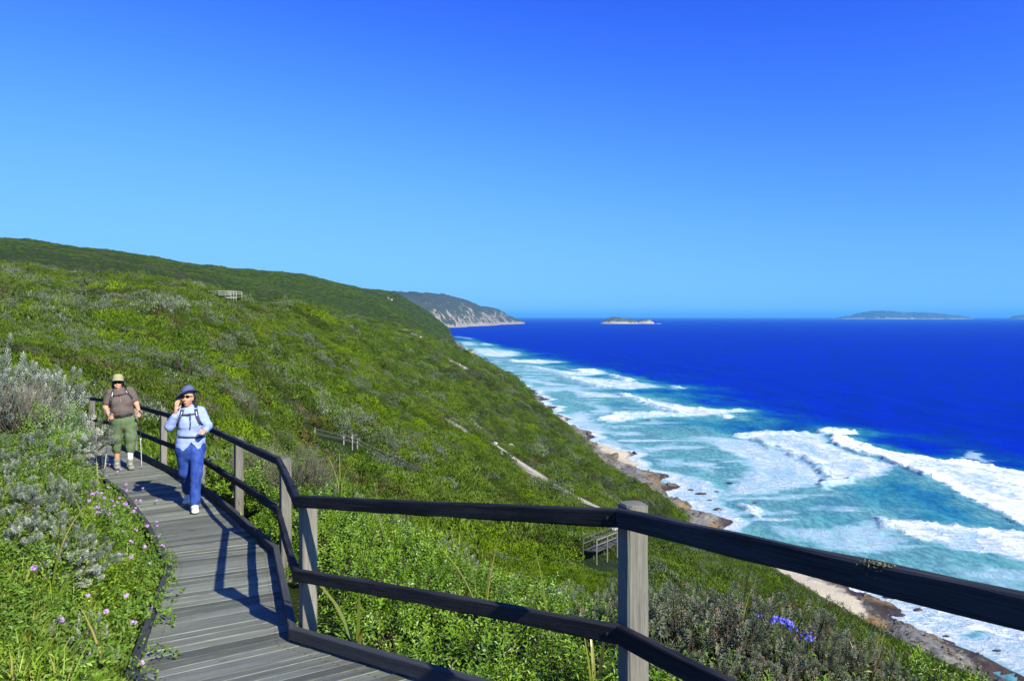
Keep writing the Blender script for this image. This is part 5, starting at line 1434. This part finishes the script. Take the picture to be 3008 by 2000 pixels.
m_khaki = cloth('straw_khaki', (.27, .255, .125), (.36, .335, .18), None, 60)
m_hatdark = plain('dark_green_brim', (.022, .026, .020), .85)
m_boot = cloth('grey_boot_leather', (.16, .17, .14), (.25, .26, .22), None, 40)

def shoe(F_, ank, toe, h=.5, s=1.0):
    a = np.array(ank, float); t = np.array(toe, float); d = nrm((t-a)*np.array([1, 1, 0])); g = t[2]
    F_.cone((a[0]-d[0]*.03, a[1]-d[1]*.03, g+.045*s), (t[0]-d[0]*.05, t[1]-d[1]*.05, g+.034*s), .050*s, .042*s, .03, (1, 1, .85))
    F_.cone((a[0]-d[0]*.02, a[1]-d[1]*.02, g+.05*s), (a[0], a[1], a[2]+.01), .050*s, .052*s, .03)
    F_.ell((t[0]-d[0]*.055, t[1]-d[1]*.055, g+.032*s), (.050*s, .055*s, .034*s), .03)
def sole_of(ank, toe, s=1.0):
    a = np.array(ank, float); t = np.array(toe, float); d = nrm((t-a)*np.array([1, 1, 0])); sdv = np.array([-d[1], d[0], 0]); V = []
    out = [(-.078, 0), (-.07, .034), (-.02, .038), (.06, .036), (.13, .047), (.185, .036), (.205, 0)]
    pts_ = out+[(x, -y) for x, y in out[-2:0:-1]]; Ln = np.linalg.norm((t-a)[:2])
    kx = Ln/.205
    for zz in (0, .024):
        for x, y in pts_: V.append(a*np.array([1, 1, 0])+d*x*kx+sdv*y*s+np.array([0, 0, t[2]+zz]))
    n = len(pts_); Q = [[k, (k+1) % n, n+(k+1) % n, n+k] for k in range(n)]
    V += [a*np.array([1, 1, 0])+d*.06+np.array([0, 0, t[2]]), a*np.array([1, 1, 0])+d*.06+np.array([0, 0, t[2]+.024])]
    T = [[2*n, (k+1) % n, k] for k in range(n)]+[[2*n+1, n+k, n+(k+1) % n] for k in range(n)]
    return V, [np.array(Q), np.array(T)]
def face(F_, hc, look, s=1.0):
    """head with brow, nose, cheeks, jaw and ears; look = facing direction"""
    hc = np.array(hc, float); f = nrm(look); r = nrm(np.cross(f, [0, 0, 1.])); u = np.cross(r, f)
    P = lambda a, b, c: hc+r*a*s+f*b*s+u*c*s
    F_.ell(P(0, -.012, .028), (.076*s, .090*s, .098*s), .03)
    F_.ell(P(0, .022, -.045), (.058*s, .062*s, .072*s), .035)
    F_.ell(P(0, .048, -.090), (.026*s, .024*s, .024*s), .02)
    for q in (-1, 1):
        F_.ell(P(q*.036, .055, -.030), (.026*s, .024*s, .026*s), .02); F_.ell(P(q*.078, -.005, -.012), (.010*s, .018*s, .032*s), .006); F_.ell(P(q*.032, .078, .022), (.017*s, .013*s, .011*s), .01, True)
        F_.ell(P(q*.032, .066, .021), (.0125*s, .0125*s, .0125*s), .004)
    F_.cone(P(0, .078, .022), P(0, .100, -.024), .009*s, .014*s, .010); F_.ell(P(0, .084, -.064), (.026*s, .012*s, .006*s), .006); F_.ell(P(0, .080, -.074), (.021*s, .012*s, .006*s), .006); F_.cone(P(-.035, .074, .038), P(.035, .074, .038), .009*s, .009*s, .012)
    return P
def lathe_hat(name, P, prof, wave, mats, parent, n=40, mat_split=None):
    """hat of revolution round the head frame with a waving brim"""
    V = []; Q = []; MI = []
    for i, (r, z) in enumerate(prof):
        for k in range(n):
            a = 2*math.pi*k/n; zz = z+(wave(a)*max(0, (r-.095)/.08) if r > .095 and i > 0 else 0)
            V.append(P(r*math.sin(a), r*math.cos(a)*1.08, zz))
    L = len(prof)
    for i in range(L-1):
        for k in range(n):
            Q.append([i*n+k, i*n+(k+1) % n, (i+1)*n+(k+1) % n, (i+1)*n+k]); MI.append(1 if (mat_split is not None and i >= mat_split) else 0)
    V = np.array(V); return obj(name, mesh_np(name, V, np.array(Q)[:, ::-1], mats, True, {'pc': V}, MI), parent)
def strap_on(F_, pts, w, th, lift=.004):
    out = []; 
    for x, z in pts:
        y = F_.front(x, z); out.append(np.array([x, (y if y is not None else -.1)-lift, z]))
    out = np.array(out); 
    for _ in range(2): out[1:-1, 1] = np.minimum(out[1:-1, 1], (out[:-2, 1]+out[2:, 1])/2)
    mb = MB(); ribbon(mb, out, w, th, np.tile([0, -1., .15], (len(out), 1))); return mb, out

def build_person(root, spec):
    lo, hi = spec['box']
    B = Field(lo, hi, .0065); spec['body'](B)
    obj('body', B.mesh('body', [m_skin]), root)
    fields = {}
    for nm, mat, fn in spec['clothes']:
        G = Field(lo, hi, .008); fn(G); fields[nm] = G
        obj(nm, G.mesh(nm, [mat]), root)
    return B, fields

# ---- front walker: pale blue shirt, jeans, blue hat, hand to her ear
w1p = np.array([-4.46, 10.84]); _d, _s, _z = near_line(np.array([w1p[0]]), np.array([w1p[1]]))
W1 = empty('person', (w1p[0], w1p[1], _z[0]+.004))
W1.rotation_euler = (0, 0, math.radians(21))
W1.scale = (.90, .95, 1)
tag(W1, 'person in pale blue shirt, jeans and blue hat with a hand raised to one ear', 'person')
hc1 = (-.04, -.035, 1.545); look1 = (-.42, -1, .03)
LA, LK, LH = (.062, -.235, .105), (.070, -.175, .49), (.095, .0, .86)
RA, RK, RH = (-.055, .36, .165), (-.085, .06, .50), (-.095, .0, .86)
ltoe, rtoe = (.075, -.41, .004), (-.075, .20, .012)
def b1(B):
    P = face(B, hc1, look1)
    B.cone((-.025, .0, 1.36), (-.035, -.02, 1.48), .056, .05, .03)
    B.cone((.0, .0, .86), (.0, .0, 1.05), .12, .11, .05, (1.35, .85, 1)); B.cone((0, .0, 1.05), (0, .0, 1.30), .10, .11, .05, (1.3, .85, 1)); B.cone((-.14, 0, 1.345), (.13, 0, 1.345), .05, .05, .04)
    B.chain([(-.16, .0, 1.345), (-.29, -.03, 1.165), (-.205, -.13, 1.375)], [.045, .036, .022], .02)
    hand(B, (-.203, -.132, 1.385), (.12, .10, 1), (.35, .5, .1), (.6, -.35, .1), .45, .95)
    B.chain([(.155, .0, 1.345), (.245, -.01, 1.14), (.205, -.21, 1.09)], [.045, .036, .022], .02)
    hand(B, (.205, -.215, 1.09), (-.25, -.85, .12), (-.5, .2, -.6), (-.3, 0, 1), .85, .95)
    for H_, K_, A_ in ((LH, LK, LA), (RH, RK, RA)): B.chain([H_, K_, A_], [.07, .05, .036], .03)
def shirt1(G):
    G.cone((-.005, .005, 1.30), (-.005, .01, 1.10), .125, .128, .06, (1.36, .98, 1)); G.cone((0, .01, 1.12), (0, .01, .95), .125, .150, .06, (1.30, .98, 1)); G.cone((0, .01, .95), (0, .01, .84), .150, .168, .04, (1.30, .98, 1))
    for q in (-1, 1): G.ell((q*.078-.005, -.085, 1.195), (.082, .066, .085), .05)
    G.cone((-.145, .0, 1.345), (.135, 0, 1.345), .064, .064, .05); G.cone((-.02, .01, 1.36), (-.03, -.005, 1.415), .074, .064, .02)
    G.chain([(-.16, .0, 1.34), (-.295, -.03, 1.165), (-.225, -.105, 1.30)], [.068, .068, .050], .03)
    G.chain([(.155, .0, 1.34), (.25, -.01, 1.14), (.213, -.165, 1.10)], [.068, .062, .050], .03)
    for q in (-1, 1): G.cone((q*.025-.03, -.055, 1.40), (q*.062-.02, -.085, 1.345), .016, .016, .01)   # collar points
    # cut the hem: open tails in front
    X = (G.lo[0]+G.h*np.arange(G.n[0]))[:, None, None]; Y = (G.lo[1]+G.h*np.arange(G.n[1]))[None, :, None]; Z = (G.lo[2]+G.h*np.arange(G.n[2]))[None, None, :]
    hem = .845+np.clip(.13-np.abs(X-.01)*1.35, -.02, .14)*(Y < 0)-.03*np.cos(X*14)
    G.f = np.maximum(G.f, (hem-Z).astype(np.float32)); G.wrinkle(.0050, 26, 18, 15, 1); G.wrinkle(.003, 12, 20, 44, 4)
def jeans1(G):
    G.cone((0, .0, .94), (0, .005, .82), .138, .165, .05, (1.26, .92, 1))
    G.chain([(.100, .0, .84), (.078, -.165, .50), (.066, -.225, .15)], [.112, .082, .078], .04); G.chain([(-.105, .0, .84), (-.088, .065, .51), (-.060, .33, .21)], [.112, .080, .072], .04)
    G.ell((.0, .075, .84), (.16, .085, .11), .05); G.wrinkle(.0065, 15, 10, 24, 2); G.wrinkle(.004, 40, 14, 13, 5)
box1 = ((-.42, -.50, -.02), (.38, .50, 1.72))
B1, F1 = build_person(W1, dict(box=box1, body=b1, clothes=[('shirt', m_shirt, shirt1), ('jeans', m_jean, jeans1)]))
def pair_shoes(root, L, mat, nm='shoe', s=1.0):
    for an, to in L:
        a = np.array(an); t = np.array(to); lo = np.minimum(a, t)-.12; hi = np.maximum(a, t)+.12; lo[2] = t[2]-.02
        G = Field(lo, hi, .006); shoe(G, an, to, s=s); G.plane_cut(t[2]+.018)
        o = obj(nm, G.mesh(nm, [mat]), root); V, Q = sole_of(an, to, s); mb = MB(); mb.add(V, Q); obj('sole', mb.mesh('sole', [m_sole]), o)
        d = nrm((t-a)*np.array([1, 1, 0])); sd = np.array([-d[1], d[0], 0]); mb = MB()
        for k in range(4):
            c = a*np.array([1, 1, 0])+d*(.045+.018*k)+np.array([0, 0, t[2]+.112-.014*k]); tube(mb, [c-sd*.022, c+np.array([0, 0, .006]), c+sd*.022], .0035, 5)
        obj('laces', mb.mesh('laces', [m_white]), o)
pair_shoes(W1, [(LA, ltoe), (RA, rtoe)], m_white)
r_ = nrm(np.cross(nrm(look1), [0, 0, 1.])); u_ = np.cross(r_, nrm(look1)); f_ = nrm(look1); h_ = np.array(hc1)
PF = lambda a, b, c: h_+r_*a+f_*b+u_*c
tiltc = lambda a, b, c: PF(a*.97+.0+c*.10, b-.005+c*.02, c+.0-a*.30)
lathe_hat('hat', tiltc, [(.0, .168), (.04, .165), (.072, .148), (.090, .11), (.097, .072), (.105, .062), (.135, .060), (.165, .056), (.178, .05), (.174, .046), (.13, .052), (.098, .058)], lambda a: .020*math.cos(2*a+.6)+.022*math.sin(a+2.2), [m_hatb], W1)
# hair, sunglasses, lips
H_ = Field(h_-.22, h_+.2, .007); H_.ell(PF(.02, -.03, .03), (.086, .095, .092), .02); H_.cone(PF(.065, -.05, .0), PF(.085, -.05, -.10), .045, .03, .02); H_.cone(PF(-.06, -.06, .0), PF(-.055, -.06, -.06), .04, .03, .02)
H_.ell(PF(-.0, .075, -.02), (.075, .085, .10), .01, True)
obj('hair', H_.mesh('hair', [m_hair]), W1)
mb = MB()
def patch(mb, c, a, b, n, w, hgt, bulge=.012, seg=8):
    V = [c+n*bulge]; 
    for k in range(seg*2):
        t = 2*math.pi*k/(seg*2); V.append(c+a*w*math.copysign(abs(math.cos(t))**.7, math.cos(t))+b*hgt*math.copysign(abs(math.sin(t))**.7, math.sin(t)))
    N = seg*2; mb.add(V, np.array([[0, 1+k, 1+(k+1) % N] for k in range(N)]))
for q in (-1, 1): patch(mb, PF(q*.034, .090-.004, .020), nrm(r_-f_*q*.25), u_, f_, .031, .021)
for q in (-1, 1): tube(mb, [PF(q*.062, .084, .026), PF(q*.080, .04, .022), PF(q*.084, -.02, .012)], [.005, .004, .003], 6)
tube(mb, [PF(-.012, .094, .026), PF(0, .098, .028), PF(.012, .094, .026)], .004, 6)
obj('sunglasses', mb.mesh('sunglasses', [m_lens]), W1)
mb = MB(); tube(mb, [PF(-.024, .086, -.069), PF(-.01, .098, -.066), PF(.01, .098, -.066), PF(.024, .086, -.069)], [.002, .0055, .0055, .002], 6); obj('lips', mb.mesh('lips', [m_lip]), W1)
mb = MB(); tube(mb, [np.array([.0, -.150, .885]), np.array([.02, -.165, .86]), np.array([-.01, -.168, .845]), np.array([.015, -.165, .82])], .003, 5); obj('drawstring', mb.mesh('drawstring', [m_navy]), W1)
mb = MB(); tube(mb, [np.array([-.005+.0, -.115, 1.345]), np.array([.0, -.17, 1.27]), np.array([.002, -.168, 1.20]), np.array([-.006, -.155, 1.12])], [.005, .008, .008, .009], 6, .4); obj('hanging_strap', mb.mesh('hanging_strap', [m_navy]), W1)

def backpack(root, Fs, left, right, chest, belt, mat, label, buckle=True, extra=None):
    bp = empty('backpack', tuple(root.location), root.rotation_euler.z); bp.scale = root.scale
    G = Field((-.25, .05, .85), (.25, .42, 1.50), .009)
    G.cone((0, .22, 1.0), (0, .22, 1.30), .10, .095, .04, (1.35, .8, 1)); G.ell((0, .29, 1.08), (.10, .05, .11), .03); G.wrinkle(.004, 22, 16, 20, 3)
    obj('pack_body', G.mesh('pack_body', [mat]), bp)
    for pts_ in (left, right):
        mb, out = strap_on(Fs, pts_, .052, .012)
        x0, z0 = pts_[0]; top = np.array([x0*.9, .12, z0-.01])
        ribbon(mb, [top, np.array([x0*.96, .03, z0+.055]), out[0]+np.array([0, .012, .012])], .05, .010, [(0, .5, 1), (0, 0, 1), (0, -1, .6)])
        o = obj('shoulder_strap', mb.mesh('shoulder_strap', [mat]), bp)
        mb2 = MB(); a, b = out[1], out[3]; ribbon(mb2, [a+np.array([0, -.014, 0]), (a+b)/2+np.array([0, -.015, 0]), b+np.array([0, -.014, 0])], .010, .004, [(0, -1, .1)]*3); obj('webbing', mb2.mesh('webbing', [m_metal]), o)
    mb, out = strap_on(Fs, chest, .022, .006, .012); obj('chest_strap', mb.mesh('chest_strap', [mat]), bp)
    m_ = len(out)//2; mb = MB(); beam(mb, out[m_]+np.array([-.018, -.01, 0]), out[m_]+np.array([.018, -.01, 0]), .014, .026); obj('buckle', mb.mesh('buckle', [m_black]), bp)
    mb, out = strap_on(Fs, belt, .040 if extra else .026, .010, .006); obj('waist_belt', mb.mesh('waist_belt', [mat]), bp)
    return tag(bp, label, 'backpack')
lin = lambda a, b, n: [(a[0]+(b[0]-a[0])*t, a[1]+(b[1]-a[1])*t) for t in np.linspace(0, 1, n)]
def bez(P, n=9):
    P = [np.array(p, float) for p in P]; o = []
    for t in np.linspace(0, 1, n):
        q = P
        while len(q) > 1: q = [a*(1-t)+b*t for a, b in zip(q[:-1], q[1:])]
        o.append(tuple(q[0]))
    return o
backpack(W1, F1['shirt'], bez([(-.115, 1.39), (-.135, 1.30), (-.15, 1.24), (-.185, 1.15)]), bez([(.075, 1.39), (.09, 1.30), (.10, 1.24), (.165, 1.15)]), lin((-.135, 1.315), (.085, 1.325), 9), lin((-.175, 1.015), (.175, 1.0), 13), m_navy, 'dark day pack with chest strap worn over the pale blue shirt')

# ---- second walker: brown polo, green three quarter trousers, trekking poles
w2p = np.array([-7.10, 14.28]); _d, _s, _z = near_line(np.array([w2p[0]]), np.array([w2p[1]]))
W2 = empty('person', (w2p[0], w2p[1], _z[0]+.004)); W2.rotation_euler = (0, 0, math.radians(25)); W2.scale = (.90, .95, 1)
tag(W2, 'person in a brown polo, green cropped trousers and wide khaki hat walking with two poles', 'person')
hc2 = (-.105, -.03, 1.575); look2 = (-.06, -1, -.03)
def b2(B):
    face(B, hc2, look2, 1.02)
    B.cone((-.075, .0, 1.40), (-.10, -.015, 1.50), .062, .055, .03)
    B.cone((0, 0, .90), (-.03, 0, 1.10), .13, .12, .05, (1.3, .9, 1)); B.cone((-.03, 0, 1.10), (-.05, 0, 1.33), .12, .12, .05, (1.25, .9, 1)); B.cone((-.22, 0, 1.40), (.09, 0, 1.42), .055, .055, .04)
    B.chain([(-.255, .0, 1.40), (-.325, -.01, 1.14), (-.265, -.17, 1.02)], [.062, .050, .030], .03); hand(B, (-.262, -.175, 1.015), (.28, -.75, -.22), (.5, .3, -.4), (.2, -.3, .9), .95, 1.0)
    B.chain([(.125, .0, 1.42), (.225, .0, 1.20), (.285, -.14, 1.05)], [.062, .050, .030], .03); hand(B, (.287, -.145, 1.045), (.05, -.75, -.3), (-.6, .3, -.3), (-.1, -.3, .9), .95, 1.0)
    B.chain([(-.10, 0, .86), (-.12, .06, .48), (-.125, .10, .14)], [.09, .07, .042], .03); B.chain([(.10, 0, .86), (.115, -.05, .48), (.12, -.06, .14)], [.09, .07, .042], .03)
def polo(G):
    G.cone((-.055, .0, 1.36), (-.045, .01, 1.18), .138, .150, .06, (1.34, 1.0, 1)); G.cone((-.045, .0, 1.18), (-.02, .0, 1.02), .155, .160, .06, (1.32, 1.05, 1)); G.cone((-.02, 0, 1.02), (-.015, 0, .965), .160, .158, .03, (1.32, 1.02, 1))
    G.ell((-.035, -.06, 1.08), (.17, .15, .11), .05)
    for q in (-1, 1): G.ell((q*.09-.05, -.10, 1.245), (.10, .085, .095), .06)
    G.cone((-.225, 0, 1.40), (.095, 0, 1.42), .072, .072, .05); G.cone((-.075, .0, 1.40), (-.09, -.01, 1.452), .080, .068, .02)
    G.cone((-.25, .0, 1.40), (-.305, -.005, 1.235), .080, .078, .04); G.cone((.12, .0, 1.42), (.195, 0, 1.275), .080, .078, .04)
    G.plane_cut(.962); G.wrinkle(.004, 14, 12, 26, 2); G.wrinkle(.003, 30, 12, 12, 5)
def cargo(G):
    G.cone((-.01, .0, 1.0), (0, .0, .86), .150, .170, .05, (1.30, 1.0, 1)); G.ell((0, .08, .86), (.18, .11, .14), .06); G.ell((-.01, -.07, .92), (.16, .09, .10), .05)
    G.chain([(-.115, .0, .84), (-.130, .03, .58), (-.125, .075, .36)], [.128, .108, .085], .05); G.chain([(.115, .0, .84), (.130, -.04, .58), (.128, -.055, .37)], [.128, .110, .090], .05)
    G.cone((-.125, .075, .36), (-.122, .08, .335), .086, .066, .02); G.cone((.128, -.055, .37), (.124, -.058, .345), .092, .070, .02)
    G.ell((.235, .0, .80), (.025, .06, .075), .015); G.ell((-.235, .0, .80), (.025, .06, .075), .015)
    G.wrinkle(.007, 16, 12, 24, 3); G.wrinkle(.005, 38, 14, 10, 6); G.wrinkle(.006, 60, 50, 8, 2, .33, .46)
box2 = ((-.46, -.40, -.02), (.44, .36, 1.74))
def socks(G):
    G.cone((-.127, .095, .30) if False else (-.126, .095, .235), (-.126, .10, .13), .047, .047, .02); G.cone((.121, -.06, .31), (.121, -.062, .13), .056, .050, .02)
B2, F2 = build_person(W2, dict(box=box2, body=b2, clothes=[('polo_shirt', m_polo, polo), ('trousers', m_cargo, cargo), ('socks', m_white, socks)]))
pair_shoes(W2, [((-.125, .10, .15), (-.105, -.09, .004)), ((.12, -.06, .15), (.155, -.25, .004))], m_boot, 'boot', 1.18)
h_ = np.array(hc2); f_ = nrm(look2); r_ = nrm(np.cross(f_, [0, 0, 1.])); u_ = np.cross(r_, f_); PF2 = lambda a, b, c: h_+r_*a+f_*b+u_*c
PF = PF2
lathe_hat('hat', PF2, [(.0, .170), (.045, .167), (.080, .152), (.096, .115), (.101, .068), (.112, .050), (.14, .044), (.172, .048), (.182, .052), (.178, .046), (.14, .036), (.104, .042)], lambda a: .016*math.cos(2*a), [m_khaki, m_hatdark], W2, 40, 5)
H_ = Field(h_-.22, h_+.2, .007); H_.ell(PF2(0, -.03, .02), (.092, .10, .09), .02); H_.cone(PF2(.07, -.04, .0), PF2(.085, -.04, -.10), .042, .03, .02); H_.cone(PF2(-.07, -.04, .0), PF2(-.085, -.04, -.10), .042, .03, .02); H_.ell(PF2(0, .085, -.02), (.078, .09, .11), .01, True)
obj('hair', H_.mesh('hair', [m_hair]), W2)
mb = MB(); tube(mb, [PF2(-.024, .088, -.070), PF2(-.01, .100, -.068), PF2(.01, .100, -.068), PF2(.024, .088, -.070)], [.002, .005, .005, .002], 6); obj('lips', mb.mesh('lips', [m_lip]), W2)
mb = MB()
for q in (-1, 1): patch(mb, PF2(q*.034, .090, .020), nrm(r_-f_*q*.25), u_, f_, .031, .019)
for q in (-1, 1): tube(mb, [PF2(q*.062, .084, .026), PF2(q*.082, .04, .022), PF2(q*.086, -.02, .012)], [.005, .004, .003], 6)
obj('sunglasses', mb.mesh('sunglasses', [m_lens]), W2)
mb = MB()
for k in range(3): tube(mb, [np.array([-.055+.004*k, F2['polo_shirt'].front(-.055, 1.31-.03*k)-.006, 1.31-.03*k]), np.array([-.055+.004*k, F2['polo_shirt'].front(-.055, 1.31-.03*k)+.004, 1.31-.03*k])], .005, 8)
obj('buttons', mb.mesh('buttons', [m_metal]), W2)
backpack(W2, F2['polo_shirt'], bez([(-.185, 1.45), (-.215, 1.36), (-.215, 1.26), (-.235, 1.15)]), bez([(.03, 1.46), (.06, 1.40), (.10, 1.36), (.15, 1.28)]), lin((-.205, 1.345), (.045, 1.385), 9), lin((-.20, .975), (.165, 1.015), 13), m_black, 'black pack with wide waist belt worn over the brown polo', extra=True)
def pole(root, hand_p, tip_p, label):
    t = empty('trekking_pole', tuple(root.location), root.rotation_euler.z); t.scale = root.scale; h = np.array(hand_p, float); q = np.array(tip_p, float); d = nrm(q-h); top = h-d*.07; mid = h+(q-h)*.45; end = q-d*.05
    for nm, a, b, r0, r1, m_ in (('grip', top, h+d*.07, .017, .014, m_black), ('upper_shaft', h+d*.065, mid, .009, .009, m_black), ('lower_shaft', mid-d*.01, end, .0065, .006, m_metal), ('tip', end-d*.005, q, .006, .003, m_black)):
        mb = MB(); tube(mb, [a, (a+b)/2, b], [r0, (r0+r1)/2, r1], 8); obj(nm, mb.mesh(nm, [m_]), t)
    mb = MB(); tube(mb, [mid-d*.015, mid+d*.015], [.014, .014], 8); obj('clamp', mb.mesh('clamp', [m_white]), t)
    mb = MB(); tube(mb, [end-d*.03, end-d*.022], [.022, .008], 10); obj('basket', mb.mesh('basket', [m_black]), t)
    mb = MB(); s_ = nrm(np.cross(d, [0, 1., 0])); ribbon(mb, [top+d*.02, top+s_*.05+d*.06, top+s_*.03+d*.12, h+d*.06], .018, .003, [(0, -1, 0)]*4); obj('wrist_strap', mb.mesh('wrist_strap', [m_navy]), t)
    return tag(t, label, 'trekking pole')
pole(W2, (-.235, -.235, .985), (-.335, -.30, .02), 'trekking pole in the hand beside the bushes, half hidden by the bank')
pole(W2, (.292, -.205, 1.010), (.335, -.27, .012), 'trekking pole in the hand nearest the railing')
# ------------------------------------------------------------------ sea haze
M = Mat('sea_haze')
M.N.remove(M.b)
vol = M.new('ShaderNodeVolumePrincipled')
vol.inputs['Color'].default_value = (.14, .55, 1.0, 1)
vol.inputs['Density'].default_value = 2.9e-5
vol.inputs['Anisotropy'].default_value = 0.0
M.link(vol.outputs[0], M.out.inputs['Volume'])
x0, x1, y0, y1, z0, z1 = -210000., 210000., -6000., 206000., SEA-13., 330.
hz = obj('haze', mesh_np('haze', np.array([(x, y, z) for z in (z0, z1) for x, y in ((x0, y0), (x1, y0), (x1, y1), (x0, y1))]),
         np.array([[3, 2, 1, 0], [4, 5, 6, 7], [0, 1, 5, 4], [1, 2, 6, 5], [2, 3, 7, 6], [3, 0, 4, 7]]), [M.m]))
tag(hz, 'thin blue sea haze over the water', kind='stuff')
